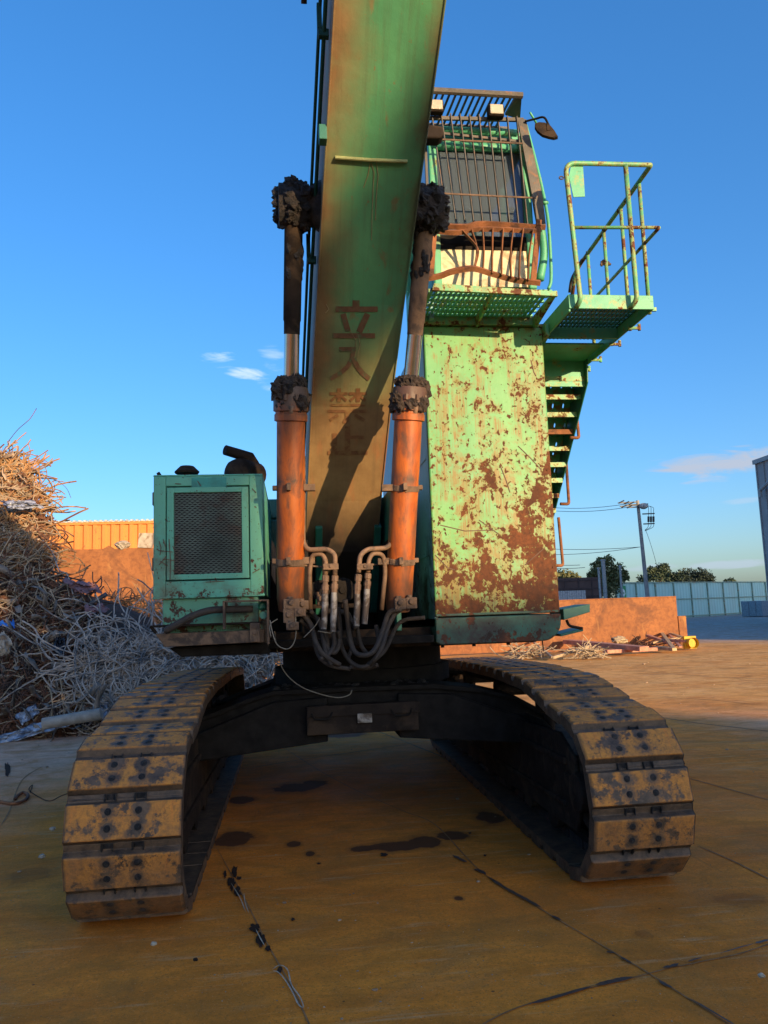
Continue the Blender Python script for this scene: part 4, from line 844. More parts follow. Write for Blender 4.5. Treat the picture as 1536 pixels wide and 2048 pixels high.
# --- boom cylinders
def cyl(sx):
    if sx < 0:
        foot = at(581,1205,Y=1.12); head = at(582,775,Y=.80); pin = at(588,412,Y=.42)
    else:
        foot = at(797,1205,Y=1.12); head = at(820,775,Y=.80); pin = at(853,418,Y=.42)
    d = (head-foot).normalized(); r = .104
    root = MB(); n = 28
    root.tube([foot-d*.06, foot+d*.02, foot+d*.03, foot+d*.36, foot+d*.42, head-d*.22], [r*.85, r*.95, r*.98, r, r, r], n)
    c = root.build('boom_cylinder', m_orange, EX, smooth=True)
    g = MB(); g.tube([head-d*.25, head-d*.245, head-d*.20, head-d*.195, head-d*.18, head-d*.175, head-d*.03, head], [r*1.04, r*1.17, r*1.17, r*1.1, r*1.1, r*1.24, r*1.24, r*1.15], n)
    for i in range(10):
        a = 2*pi*i/10; e1 = d.cross(Vector((0,1,0))).normalized(); e2 = d.cross(e1); q = head-d*.08+(e1*cos(a)+e2*sin(a))*r*1.24; g.cyl(q-d*.02, q+d*.02, .016, 6)
    g.build('cylinder_head', m_orange, c, smooth=True)
    g = MB()
    for i in range(16):
        a = 2*pi*i/16+random.random()*.3; e1 = d.cross(Vector((0,1,0))).normalized(); e2 = d.cross(e1); q = head+d*random.uniform(-.14,.0)+(e1*cos(a)+e2*sin(a))*r*random.uniform(.85,1.12)
        rr = random.uniform(.03,.055); g.blob(q, (rr, rr, rr*1.4), .55, 2.5, i+sx*40, 14, 9)
    for i in range(8):
        a = 2*pi*i/8; e1 = d.cross(Vector((0,1,0))).normalized(); e2 = d.cross(e1); q = head+d*.03+(e1*cos(a)+e2*sin(a))*r*.72; g.blob(q, (.045,.045,.05), .6, 2.5, i+sx*70, 14, 9)
    g.build('caked_mud', simple('caked_brown_mud', (.060,.040,.030), .9, 0, .45, 30, 1.0, (.02,.015,.013), .4, 16, .02) if sx < 0 else bpy.data.materials['caked_brown_mud'], c)
    g = MB(); L = (pin-head).length; g.cyl(head-d*.02, head+(pin-head)*.36, .056, 24); g.build('piston_rod', m_chrome, c, smooth=True)
    g = MB(); dd = (pin-head); g.tube([head+dd*.30, head+dd*.301, head+dd*.37, head+dd*.38, head+dd*.97], [.050,.0585,.0595,.064,.066], 20); g.build('rod_sleeve', m_dark if sx < 0 else m_brown, c, smooth=True)
    g = MB()
    for i in range(26):
        t = random.uniform(.62,.97); a = random.uniform(0, 2*pi); q = head+dd*t+Vector((cos(a)*.055, sin(a)*.055, 0)); g.blob(q, (.02,.02,.05), .5, 3, i+sx*11, 10, 7)
    g.build('rod_grease', m_grease, c)
    # pin boss
    g = MB(); xo = sx*.11; xi = BC(.42)+sx*.30
    g.tube([(pin.x+xo, pin.y, pin.z), (pin.x+xo*.95, pin.y, pin.z), (pin.x-xo*.8, pin.y, pin.z)], [.12,.15,.15], 20)
    g.tube([(pin.x-xo*.8, pin.y, pin.z), (xi, pin.y, pin.z)], [.125,.18], 20)
    for i in range(46):
        a = random.uniform(0, 2*pi); t = random.uniform(0,1)**.7; x = pin.x+xo - t*(xo*1.9); rr = random.uniform(.02,.05)
        g.blob((x, pin.y+.138*cos(a), pin.z+.138*sin(a)), (rr, rr, rr), .55, 2.4, i+sx*33, 10, 7)
    for i in range(12):
        a = random.uniform(0, 2*pi); g.blob((pin.x+xo*1.08, pin.y+.09*cos(a), pin.z+.09*sin(a)), (.03,.03,.03), .6, 2.4, i+sx*5, 10, 7)
    g.build('rod_pin_boss', m_grease, c)
    # clamp bands
    for t in (.415, .075) if True else ():
        q = foot+(head-foot)*(t+.12); g = MB(); g.tube([q-d*.022, q-d*.0221+d*.0001, q+d*.022], [r*1.06]*3, n)
        s2 = 1 if sx < 0 else -1
        g.box(q.x+s2*(r*.9), q.x+s2*(r*1.0+.075), q.y-.05, q.y+.0, q.z-.025, q.z+.025); g.box(q.x-.03, q.x+.0, q.y-r*1.06-.035, q.y-r*.9, q.z-.035, q.z+.02)
        g.box(q.x-s2*(r*.95), q.x-s2*(r+.03), q.y-.03, q.y+.01, q.z-.015, q.z+.02)
        g.build('clamp_band', m_brown, c, bevel=.004)
    YP = .93
    if sx < 0:
        pts = [at(582,812,Y=.70), at(583,845,Y=.80), at(605,890,Y=.90), at(607,960,Y=.95), at(606,1085,Y=1.02), at(615,1100,Y=.98), at(655,1098,Y=.93), at(670,1108,Y=.92), at(670,1150,Y=.92)]
        p2 = [at(621,1220,Y=1.05), at(619,1140,Y=1.03), at(625,1108,Y=1.0), at(645,1108,Y=.97), at(652,1122,Y=.96), at(651,1150,Y=.96)]
    else:
        pts = [at(832,812,Y=.70), at(828,845,Y=.80), at(798,893,Y=.90), at(794,960,Y=.95), at(787,1080,Y=1.02), at(775,1096,Y=.98), at(735,1098,Y=.93), at(720,1110,Y=.92), at(717,1145,Y=.92)]
        p2 = [at(763,1220,Y=1.05), at(771,1140,Y=1.03), at(766,1108,Y=1.0), at(745,1106,Y=.97), at(737,1120,Y=.96), at(736,1145,Y=.96)]
    g = MB(); g.tube(rounded(pts, .06), .0185, 10); g.build('hydraulic_pipe', m_pipe, c, smooth='all')
    g = MB(); g.tube(rounded(p2, .07), .0175, 10); g.build('hydraulic_pipe', m_pipe, c, smooth='all')
    g = MB(); A = at(646 if sx < 0 else 714,1133,Y=.9); B_ = at(677 if sx < 0 else 746,1133,Y=.9); g.box(A.x, B_.x, .90, .955, A.z-.025, A.z+.02); g.cyl(((A.x+B_.x)/2, .89, A.z), ((A.x+B_.x)/2,.90,A.z), .014, 6); g.build('pipe_bracket', m_brown, c, bevel=.005)
    # fittings and silver sleeved hoses
    tops = (((651,1150),(650,1188),(648,1258)), ((670,1150),(668,1185),(666,1263))) if sx < 0 else (((717,1148),(714,1188),(713,1252)), ((736,1146),(734,1178),(729,1248)))
    for i, (a, m_, e_) in enumerate(tops):
        Y = .93; g = MB(); A = at(*a,Y=Y); B_ = at(*m_,Y=Y); C = at(*e_,Y=Y); u = (B_-A)
        g.tube([A, A+u*.05, A+u*.35, A+u*.36, A+u*.5, A+u*.51, A+u*.8, A+u*.81, B_], [.018,.026,.026,.020,.020,.027,.027,.023,.023], 8); g.build('hose_fitting', m_pipe, c, smooth=True)
        g = MB(); g.tube([B_, B_.lerp(C,.3)+Vector((.003,0,0)), B_.lerp(C,.7), C], [.022,.024,.023,.022], 12); g.build('silver_hose_sleeve', m_sleeve, c, smooth=True)
cyl(-1); cyl(1)
# --- lower hoses
H = [([(575,1215),(600,1225),(622,1250),(632,1285),(648,1310),(680,1330)],1.0,.022), ([(590,1212),(612,1222),(640,1245),(648,1285),(665,1305),(676,1295),(680,1262),(676,1215)],1.04,.022),
     ([(600,1240),(625,1262),(633,1300),(645,1320),(665,1332),(700,1338)],1.06,.020), ([(803,1218),(778,1226),(765,1262),(752,1295),(735,1310),(712,1306),(700,1280),(695,1240),(690,1200)],.98,.023),
     ([(806,1216),(790,1228),(775,1255),(765,1290),(752,1315),(740,1328)],1.0,.022), ([(676,1262),(684,1295),(700,1322),(722,1334),(745,1325),(758,1295),(752,1250)],1.05,.020),
     ([(655,1222),(690,1225),(702,1240),(712,1258)],1.1,.024), ([(697,1262),(704,1290),(696,1318)],1.12,.018), ([(621,1222),(630,1232),(645,1262),(650,1300),(662,1330)],1.02,.020), ([(648,1258),(655,1285),(650,1310),(640,1318)],.98,.020), ([(666,1263),(668,1290),(655,1312)],.96,.020),
     ([(755,1330),(735,1336),(700,1334)],1.05,.02), ([(850,1235),(800,1245),(770,1300),(735,1330)],1.15,.02), ([(713,1252),(722,1290),(738,1312)],1.1,.02)]
hg = None
for pts, Y, r in H:
    b = MB(); b.tube(smoothpath([at(x, y, Y=Y+.04*sin(i*1.3)) for i, (x, y) in enumerate(pts)]), r*.82, 10); b.build('hydraulic_hose', m_hose, EX, smooth='all')
m_wire = simple('pale_wire', (.20,.17,.13), .6)
for pts, Y in (([(540,1240),(545,1265),(555,1290),(575,1298),(588,1285),(592,1262),(590,1215)],.98), ([(555,1238),(540,1250),(542,1275)],1.0), ([(549,1262),(556,1310),(570,1345),(600,1372),(640,1388),(675,1395),(698,1390),(704,1380)],1.55), ([(636,1262),(660,1266),(665,1262)],.95), ([(608,1275),(630,1252),(640,1235)],.98)):
    b = MB(); b.tube(smoothpath([at(x, y, Y=Y) for x, y in pts]), .004, 5); b.build('loose_wire', m_wire, EX, smooth='all')
b = MB()
for (px, py, sx, sz, Y) in ((583,1208,.07,.045,1.0),(606,1210,.05,.04,1.03),(578,1232,.05,.06,1.0),(585,1252,.055,.035,.97),(600,1225,.05,.035,.99),(800,1208,.05,.05,1.0),(822,1206,.05,.05,1.0),(640,1200,.03,.05,1.1)):
    b = MB(); P = at(px, py, Y=Y); b.box(P.x-sx/1.2, P.x+sx/1.2, Y-.03, Y+.05, P.z-sz/1.2, P.z+sz/1.2); b.cyl((P.x,Y-.05,P.z+sz*.2), (P.x,Y-.02,P.z+sz*.2), .022, 8); b.cyl((P.x-.01,Y,P.z+sz*.7),(P.x-.01,Y,P.z+sz*1.2),.022,8); b.build('valve_block', m_brown, EX, bevel=.006)
b = MB(); P = at(686,1183,Y=1.5)
for px, rr in ((686,.10),(640,.08)):
    b = MB(); P = at(px,1180,Y=1.5); b.cyl((P.x,1.48,P.z), (P.x,1.52,P.z), rr, 24); b.cyl((P.x,1.46,P.z), (P.x,1.48,P.z), rr*.3, 12); b.build('pump_pulley', m_black, EX, smooth=True)
b = MB(); b.prism([at(543,1080,Y=1.45), at(552,1095,Y=1.45), at(551,1170,Y=1.45), at(543,1150,Y=1.45)], (0,.02,0)); b.build('insulation_board', m_pipe, EX)
b = MB(); b.bar(at(600,1130,Y=1.05), at(655,1135,Y=1.05), .012, .045, up=(0,1,0)); b.build('pipe_support', m_brown, EX); b = MB(); b.bar(at(720,1128,Y=1.08), at(800,1132,Y=1.08), .012, .045, up=(0,1,0)); b.build('pipe_support', m_brown, EX)
b = MB(); b.bar(at(625,1213,Y=1.3), at(740,1210,Y=1.3), .03, .03); b.box(-.76,.54,1.56,1.6,1.47,1.62); b.build('front_crossbar', m_dark, EX)
# the arm hangs off the boom tip, above and behind the camera
b = MB(); b.prism([(-.02,-7.4,10.0),(-.02,-8.4,11.6),(-.02,-9.6,10.6),(-.02,-10.6,4.6),(-.02,-9.9,4.4),(-.02,-8.9,7.6)], (.5,0,0)); b.build('arm', m_green, EX, bevel=.02)
# ------------------------------------------------------------------ unseen blockers added behind the camera, shaped to throw the evening shade
hdir = Vector((sdir.x, sdir.y, 0)).normalized(); perp = Vector((cos(SUN_AZ), sin(SUN_AZ), 0))
te = math.tan(SUN_EL)
def shade_pt(u, v, D, zmin=0):
    """point at distance D towards the sun whose shadow falls along view coordinates (u, v)"""
    p = perp*u + hdir*D; return Vector((p.x, p.y, max(zmin, v + D*te)))
D1 = 55
prof = [(-9.5,-4.5),(-8,1.0),(-6,2.4),(-3,3.1),(-1.5,3.4),(-.22,3.35),(-.13,3.15),(-.07,2.1),(.7,2.0),(2.1,1.95),(4.0,1.75),(6.0,1.35),(7.5,.95),(8.7,.5),(9.6,-.4),(10.7,-4.5)]
b = MB(); vs = []
k = len(prof)
for dd in (0, 5):
    for (u, v) in prof: P = shade_pt(u, v if dd == 0 else v-.4, D1+dd*0); P = P+hdir*dd; vs.append(P)
    for (u, v) in prof: P = perp*u + hdir*(D1+dd); vs.append(Vector((P.x, P.y, 0)))
fs = [(i, i+1, k+i+1, k+i) for i in range(k-1)] + [(2*k+i+1, 2*k+i, 3*k+i, 3*k+i+1) for i in range(k-1)] + [(i+1, i, 2*k+i, 2*k+i+1) for i in range(k-1)]
b.add(vs, fs)
b.build('shade_ridge', m_rust, label='unseen long ridge added behind the camera to shade the foreground', cat='scrap heap')  # added unseen ridge, outline cut to shade ground, tracks and housing
b = MB(); q = [shade_pt(u, v, 44) for u, v in ((-1.6,2.2),(-.06,3.15),(.27,3.6),(.60,3.95),(.76,4.15),(.76,5.7),(.45,5.5),(.12,5.05),(-.15,4.55),(-.6,3.8),(-1.6,3.1))]
b.prism(q, hdir*.5); k_ = (q[0]+q[-1])/2+hdir*.25; b.bar(k_+perp*.2, Vector((k_.x, k_.y, 0))+perp*.2, .45, .45)
b.build('shade_slab', m_darkgreen, label='unseen slab on a post added behind the camera to shade the boom', cat='shade blocker')  # added unseen slab, outline cut to the boom's soft shadow band
# ------------------------------------------------------------------ background: walls, container
def mk_wall():
    m = M('rusty_steel_plate'); p = m.pos()
    a = m.noise(m.vec(p, (.5,.5,.5)), 1.2, 8, .6, .4); f = m.noise(p, 6, 9, .7, .3)
    c = m.mix(m.mr(a, .35, .65), (.23,.085,.028), (.34,.13,.042)); c = m.mix(m.mr(f, .45, .66, 0, .75), c, (.14,.048,.02)); c = m.mix(m.mr(m.noise(m.vec(p, (.3,1,.3)), 2.2, 9, .7, .8), .50, .62, 0, .7), c, (.10,.040,.022))
    c = m.mix(m.mr(m.noise(m.vec(p, (2.2,2.2,.35)), 1.6, 7, .6), .60, .70, 0, .6), c, (.44,.22,.07))
    c = m.mix(m.mr(m.noise(p, 2.1, 9, .7, 1.2), .63, .70, 0, .45), c, (.13,.05,.03))
    return m.out(c, .85, 0, m.bump(f, .3, .02))
m_wall = mk_wall()
YW = 25.0
zw = at(1350,1192,Y=YW).z; xw = at(1352,1192,Y=YW).x
b = MB(); b.box(-9, xw, YW, YW+.12, 0, zw); b.box(-9, xw, YW-.02, YW, zw-.05, zw-.02)
b.build('steel_barrier_wall', m_wall, label='long low rusty steel plate wall right of the excavator', cat='wall', bevel=.01)
b = MB(); x2 = at(1371,1232,Y=YW).x; b.box(xw+.003, x2, YW-.04, YW+.1, 0, at(1360,1232,Y=YW).z)
b.build('steel_plate', m_wall, label='narrow rusty plate leaning at the right end of the low wall', cat='plate', bevel=.01)
YL = 18.0
zl = at(200,1099,Y=YL).z
pts = [(60,1099),(125,1100),(130,1092),(147,1099),(205,1098),(217,1091),(230,1098),(262,1096),(420,1096),(560,1096)]
b = MB(); P = [at(x, y, Y=YL) for x, y in pts]; b.prism([(-16,YL,zl)] + P + [(P[-1].x+1,YL,0), (-16,YL,0)], (0,.15,0))
b.build('high_barrier_wall', m_wall, label='tall rusty steel wall with jagged top edge behind the wire heap', cat='wall')
# container
YC = 20.5; zc = at(200,1043,Y=YC).z; x0, x1 = at(20,1043,Y=YC).x, at(470,1043,Y=YC).x
b = MB(); n = int((x1-x0)/.28); prf = []
for i in range(n):
    x = x0+i*.28; prf += [(x,YC),(x+.09,YC),(x+.14,YC+.05),(x+.23,YC+.05)]
vs = []
for z in (.1, zc-.10): vs += [(x, y, z) for x, y in prf]
k = len(prf); b.add(vs, [(i, i+1, k+i+1, k+i) for i in range(k-1)])
b.box(x0, x1, YC-.03, YC+.1, zc-.10, zc-.02); b.box(x0, x1, YC+.06, YC+2.4, .1, zc-.03); b.box(x0,x1,YC-.03,YC+.1,0,.1)
def mk_cont():
    m = M('orange_container_paint'); p = m.pos(); f = m.noise(p, 5, 9, .7, .4)
    c = m.mix(m.mr(m.noise(p, .8, 6), .35, .65), (.62,.23,.045), (.55,.19,.04)); c = m.mix(m.mr(f, .62, .66, 0, .7), c, (.22,.07,.03))
    return m.out(c, .6, 0, m.bump(f, .1, .01))
ct = b.build('shipping_container', mk_cont(), label='orange corrugated container wall behind the tall rusty barrier', cat='container')
b = MB()
x = x0
while x < x1: b.box(x, x+.08, YC-.06, YC+2.4, zc-.015, zc+.045); x += .16
b.box(x0, x1, YC-.02, YC+2.4, zc-.02, zc+.01)
b.build('roof_sheet', simple('pale_corrugated_sheet', (.42,.45,.44), .5), ct)
# blocks lying on the wall
m_conc = simple('dirty_concrete', (.36,.31,.25), .9, 0, .3, 6, .5, (.2,.13,.08), .3, 4)
b = MB(); A = at(275,1095,Y=YL-.05); b.prism([A, at(302,1096,Y=YL-.05), at(307,1066,Y=YL-.05), at(278,1066,Y=YL-.05)], (0,.25,0)); b.build('broken_slab', m_conc, label='pale broken slab standing on top of the tall rusty wall', cat='slab')
b = MB(); P = at(245,1092,Y=YL+.05); b.blob((P.x,YL+.05,P.z+.03), (.20,.15,.13), .35, 1.6, 5); b.build('crumpled_scrap', m_conc, label='crumpled grey lump lying on the jagged top of the tall rusty wall', cat='scrap piece')
# ------------------------------------------------------------------ wire scrap
def wires(n, surf, mat, name, r=(.006,.014), L=(.5,1.4), curl=.9, lift=(0,.12), flat=.0, seg=7, sides=4, **k):
    b = MB()
    for i in range(n):
        p, nn = surf(); p = Vector(p); nn = Vector(nn)
        d = Vector((random.gauss(0,1), random.gauss(0,1), random.gauss(0,1)*(1-flat))); d -= nn*d.dot(nn); d.normalize()
        ln = random.uniform(*L); st = ln/seg; q = p + nn*random.uniform(*lift); pts = [q.copy()]
        ax = (nn*random.choice((-1.4,1.4))+Vector((random.gauss(0,.6), random.gauss(0,.6), random.gauss(0,.6)))).normalized(); w = random.gauss(0, curl)*1.5
        for s in range(seg):
            d.rotate(Matrix.Rotation(w*st*2.2+random.gauss(0,.22), 3, ax)); d -= nn*d.dot(nn)*.55; d.z -= .02; d.normalize(); q = q + d*st; pts.append(q.copy())
        b.tube(pts, random.uniform(*r), sides, cap=False)
    return b
def heap_surface(poly, Yf, depthf, z0=0):
    """random points on a heap front: silhouette from px polygon; deeper when higher"""
    def f():
        while True:
            px = random.uniform(min(p[0] for p in poly), max(p[0] for p in poly)); py = random.uniform(min(p[1] for p in poly), max(p[1] for p in poly))
            ins = False; j = len(poly)-1
            for i in range(len(poly)):
                xi, yi = poly[i]; xj, yj = poly[j]
                if (yi > py) != (yj > py) and px < (xj-xi)*(py-yi)/(yj-yi)+xi: ins = not ins
                j = i
            if ins: break
        Y = Yf + depthf(px, py); P = at(px, py, Y=Y); return P, Vector((.1,-.85,.5)).normalized()
    return f
def heapmesh(b, poly_rows, Yf, depthf):
    """poly_rows: list of (py, xl, xr); shell with a back so it has volume"""
    vs = []; fs = []; n = 14
    for r, (py, xl, xr) in enumerate(poly_rows):
        for i in range(n+1):
            px = xl+(xr-xl)*i/n; Y = Yf+depthf(px, py)+.05+.10*mnoise.noise(Vector((px*.03, py*.03, 0)))+ (1.5*max(0, (i/n-.85)/.15)**2)
            P = at(px, py, Y=Y); vs.append((P.x, P.y, max(0, P.z)))
    R = len(poly_rows)
    for r in range(R-1):
        for i in range(n): a = r*(n+1)+i; fs.append((a, a+n+1, a+n+2, a+1))
    # back sheet
    B0 = len(vs)
    for i in range(n+1): v = vs[i]; vs.append((v[0], v[1]+1.8, v[2]*.8))
    for i in range(n+1): v = vs[i]; vs.append((v[0], v[1]+3.5, 0))
    for i in range(n): fs.append((i, i+1, B0+i+1, B0+i)); fs.append((B0+i, B0+i+1, B0+n+1+i+1, B0+n+1+i))
    b.add(vs, fs)
D = lambda px, py: max(0., (1475-py))*.0082
mcol = []
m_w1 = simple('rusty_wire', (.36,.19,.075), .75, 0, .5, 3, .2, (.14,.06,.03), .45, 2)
m_w2 = simple('dark_rusty_wire', (.13,.055,.028), .8, 0, .5, 4, .2, (.05,.03,.022), .5, 3)  # darker copy of the wire, with the lower heap's shade painted in
m_w3 = simple('pale_wire_scrap', (.30,.22,.14), .7, 0, .4, 4, .2)
m_w4 = simple('grey_wire', (.42,.34,.28), .55, .2, .35, 5, .2, (.13,.12,.115), .4, 4)
m_core = simple('heap_core', (.035,.022,.016), .95, 0, .5, 5, 1.0, None, 0, 3, .05)  # near-black fill paints the shade between the wires
b = MB()
heapmesh(b, [(908,-260,25),(925,-260,55),(960,-260,70),(1020,-260,74),(1080,-260,84),(1140,-260,98),(1175,-260,120),(1205,-260,230),(1235,-260,300),(1290,-260,330),(1350,-260,320),(1420,-260,250),(1462,-260,190),(1474,-260,180)], 8.6, D)
for f_, r_ in (((-3.6,15.3,.1),(2.8,1.8,1.7)),): b.blob(f_, r_, .25, 2, 4, 30, 16)
b.mat(0)
heap = b.build('scrap_heap_core', m_core, label='dark fill painting the shade inside the tall wire scrap heap', cat='scrap heap', kind='stuff')
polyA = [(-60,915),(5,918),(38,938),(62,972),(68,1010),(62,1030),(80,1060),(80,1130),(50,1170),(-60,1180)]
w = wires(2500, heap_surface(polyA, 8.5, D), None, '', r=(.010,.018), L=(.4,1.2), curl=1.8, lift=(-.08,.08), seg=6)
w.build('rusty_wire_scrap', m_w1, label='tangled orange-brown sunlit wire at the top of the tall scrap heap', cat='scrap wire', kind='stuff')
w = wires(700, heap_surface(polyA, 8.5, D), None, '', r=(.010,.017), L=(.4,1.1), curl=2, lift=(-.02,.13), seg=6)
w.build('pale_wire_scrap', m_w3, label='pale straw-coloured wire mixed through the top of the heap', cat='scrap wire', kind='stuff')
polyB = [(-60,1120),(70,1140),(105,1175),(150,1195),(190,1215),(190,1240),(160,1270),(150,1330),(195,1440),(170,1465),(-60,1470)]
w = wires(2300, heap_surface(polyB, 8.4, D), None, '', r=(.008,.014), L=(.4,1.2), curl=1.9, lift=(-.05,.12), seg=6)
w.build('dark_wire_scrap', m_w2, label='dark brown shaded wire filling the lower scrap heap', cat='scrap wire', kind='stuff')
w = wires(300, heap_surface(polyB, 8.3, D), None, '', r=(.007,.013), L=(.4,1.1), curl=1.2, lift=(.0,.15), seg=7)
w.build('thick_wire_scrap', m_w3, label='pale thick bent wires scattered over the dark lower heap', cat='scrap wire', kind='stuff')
polyC = [(220,1205),(330,1198),(560,1205),(560,1345),(420,1355),(330,1345),(205,1235),(215,1200)]
w = wires(1500, heap_surface(polyC, 11.2, D), None, '', r=(.006,.011), L=(.4,.9), curl=1.6, lift=(-.03,.15), seg=6)
w.build('brown_wire_scrap', m_w1, label='low sunlit mound of brown wire between heap and rusty wall', cat='scrap wire', kind='stuff')
polyD = [(185,1310),(225,1290),(300,1282),(420,1285),(545,1300),(548,1350),(470,1352),(420,1400),(300,1440),(230,1430),(180,1370),(155,1320)]
w = wires(1250, heap_surface(polyD, 8.3, lambda px, py: D(px, py)*.7+.1), None, '', r=(.009,.014), L=(.8,2.0), curl=1.9, lift=(-.04,.16), seg=13, flat=.3, sides=5)
w.build('grey_wire_bundle', m_w4, label='loose grey steel wire coils heaped behind the left track', cat='scrap wire', kind='stuff')
m_core2 = simple('wire_core', (.055,.052,.052), .9, 0, .5, 8, 1.0)  # dark fill paints the shade between the coils
b = MB(); heapmesh(b, [(1255,200,400),(1280,180,500),(1310,170,540),(1350,180,545),(1385,190,460),(1420,220,400),(1436,230,330)], 8.5, lambda px, py: D(px, py)*.7+.25)
b.build('grey_wire_core', m_core2, label='shaded inside of the grey wire coils', cat='scrap wire', kind='stuff')
def ribbons(n, surf, mat, name, label, w=(.02,.07), L=(.2,.7)):
    b = MB()
    for i in range(n):
        p, nn = surf(); d = Vector((random.gauss(0,1), random.gauss(0,.7), random.gauss(0,.8))).normalized(); sd = d.cross(Vector((random.gauss(0,1), random.gauss(0,1), random.gauss(0,1)))).normalized(); ln = random.uniform(*L); ww = random.uniform(*w); q = p+nn*random.uniform(0,.14); vs = []
        for k in range(6):
            tw_ = random.gauss(0,.3); sd.rotate(Matrix.Rotation(tw_, 3, d)); vs += [q+sd*ww, q-sd*ww]; d = (d+Vector((random.gauss(0,.3), random.gauss(0,.3), random.gauss(0,.3)))).normalized(); q = q+d*ln/5
        b.add(vs, [(2*k, 2*k+1, 2*k+3, 2*k+2) for k in range(5)])
    o = b.build(name, mat, label=label, cat='scrap metal', kind='stuff', smooth=True); sdm = o.modifiers.new('thick', 'SOLIDIFY'); sdm.thickness = .004
ribbons(110, heap_surface(polyB, 8.25, D), simple('shaded_scrap_metal', (.20,.16,.13), .6, .2, .6, 1.5, .3), 'scrap_strips', 'crushed dull metal strips mixed through the lower heap')  # darker copy of the strip metal, lower heap's shade put into the colour
ribbons(60, heap_surface(polyA, 8.4, D), simple('sunlit_scrap_metal', (.34,.24,.16), .6, .1, .6, 1.5, .3), 'scrap_strips', 'crushed metal strips mixed through the sunlit upper heap', (.015,.05), (.15,.45))  # lighter copy of the strip metal, sunlight put into the colour
ribbons(70, heap_surface(polyC, 11.0, D), simple('rusty_scrap_strip', (.30,.13,.06), .7, 0, .6, 1.5, .3), 'scrap_strips', 'rusty strips on the mound before the tall rusty wall', (.02,.06), (.2,.6))
# single loose pieces on the heap
def single(name, pts, Y, r, mat, label, cat='wire', sides=8, group=None):
    b = MB(); b.tube(smoothpath([at(x, y, Y=8.25+D(x, y)*.97) for x, y in pts]), r, sides); b.build(name, mat, smooth='all', label=label, cat=cat, group=group)
single('bent_wire', [(15,885),(35,860),(52,845),(62,835),(73,817)], 9.8, .008, m_w2, 'long bent wire sticking up from the top of the heap')
single('thin_wire', [(103,957),(120,965),(134,978),(142,996)], 9.8, .005, m_w2, 'thin wire arching out right from the upper heap')
single('bent_strip', [(80,1015),(100,1012),(118,1004),(126,995),(120,992),(85,1003)], 9.8, .012, m_w3, 'bent metal strip with a hooked tip poking out of the upper heap', 'metal strip')
single('hanging_strip', [(85,1080),(105,1105),(118,1140),(135,1150),(150,1200),(170,1215)], 8.6, .012, m_w4, 'long grey strip drooping over the right flank of the heap', 'metal strip')
single('steel_rod', [(75,1063),(100,1082),(123,1098)], 8.5, .016, m_w2, 'straight dark rod lying across the upper heap edge', 'rod')
single('steel_rod', [(95,1138),(125,1150),(150,1158),(170,1160)], 8.9, .014, m_w2, 'dark rod resting on the mound before the rusty wall', 'rod')
single('steel_pipe', [(180,1208),(213,1188)], 8.6, .042, simple('dark_pipe_steel', (.07,.065,.07), .5), 'short dark pipe with open end pointing right on the heap', 'pipe', 16)
single('steel_plank', [(255,1312),(312,1287)], 8.7, .04, simple('grey_strip', (.25,.23,.22), .6), 'flat pale strip stuck in the grey wire coils', 'metal strip', 4)
def sheet(name, pts, Y, mat, label, cat, amp=.12, seed=0, nx=16, ny=12, tilt=.3):
    (x0, y0), (x1, y1), (x2, y2), (x3, y3) = pts; vs = []; fs = []
    for j in range(ny+1):
        for i in range(nx+1):
            u, v = i/nx, j/ny; px = (1-v)*((1-u)*x0+u*x1)+v*((1-u)*x3+u*x2); py = (1-v)*((1-u)*y0+u*y1)+v*((1-u)*y3+u*y2)
            q = Vector((u*3.5+seed, v*3.1, seed)); n = mnoise.noise(q)+.6*mnoise.noise(q*2.3)+.3*mnoise.noise(q*5)
            e = 1+.12*mnoise.noise(Vector((u*6, v*6, seed+9)))
            P = at(px+8*(e-1)*(x1-x0)/30, py+6*n, Y=8.1+D(px, py)*.95-amp*n); vs.append(P)
    for j in range(ny):
        for i in range(nx): a = j*(nx+1)+i; fs.append((a, a+1, a+nx+2, a+nx+1))
    b = MB(); b.add(vs, fs); o = b.build(name, mat, label=label, cat=cat, smooth=True); s = o.modifiers.new('thick', 'SOLIDIFY'); s.thickness = .006; return o
m_pla = simple('silver_plastic', (.42,.44,.50), .28, .2, .4, 9, .8, (.15,.16,.2), .45, 6)
m_plum = simple('plum_sheet', (.20,.10,.10), .6, 0, .3, 4, .4)
sheet('tarpaulin', [(125,1158),(185,1165),(205,1185),(150,1185)], 8.3, m_plum, 'crumpled dull purple tarpaulin on the heap before the rusty wall', 'tarpaulin', .16, 2)
sheet('tarpaulin_scrap', [(168,1212),(205,1207),(220,1222),(172,1230)], 8.1, m_plum, 'small crumpled purple sheet piece right below the dark pipe', 'tarpaulin', .12, 5)
sheet('plastic_film', [(0,1470),(150,1425),(170,1440),(0,1492)], 7.75, m_pla, 'long twisted shiny plastic film lying along the foot of the heap', 'plastic film', .14, 3, 26, 12, .25)
sheet('plastic_bag', [(30,1432),(70,1408),(80,1425),(45,1450)], 8.0, m_pla, 'crumpled pale plastic bag at the left foot of the heap', 'plastic bag', .14, 8)
sheet('foil_sheet', [(185,1412),(215,1405),(215,1435),(190,1440)], 8.1, m_pla, 'small crumpled foil at the right foot of the heap beside the track', 'foil', .14, 11)
sheet('foil_strip', [(0,1002),(60,1000),(90,1015),(20,1018)], 9.7, m_pla, 'grey crumpled sheet wedged across the middle of the tall heap', 'metal sheet', .2, 14)
sheet('blue_sheet', [(0,1244),(28,1243),(30,1252),(0,1252)], 8.0, simple('blue_plastic', (.03,.15,.5), .4), 'tiny blue plastic scrap at the left edge of the heap', 'plastic scrap', .05, 17)
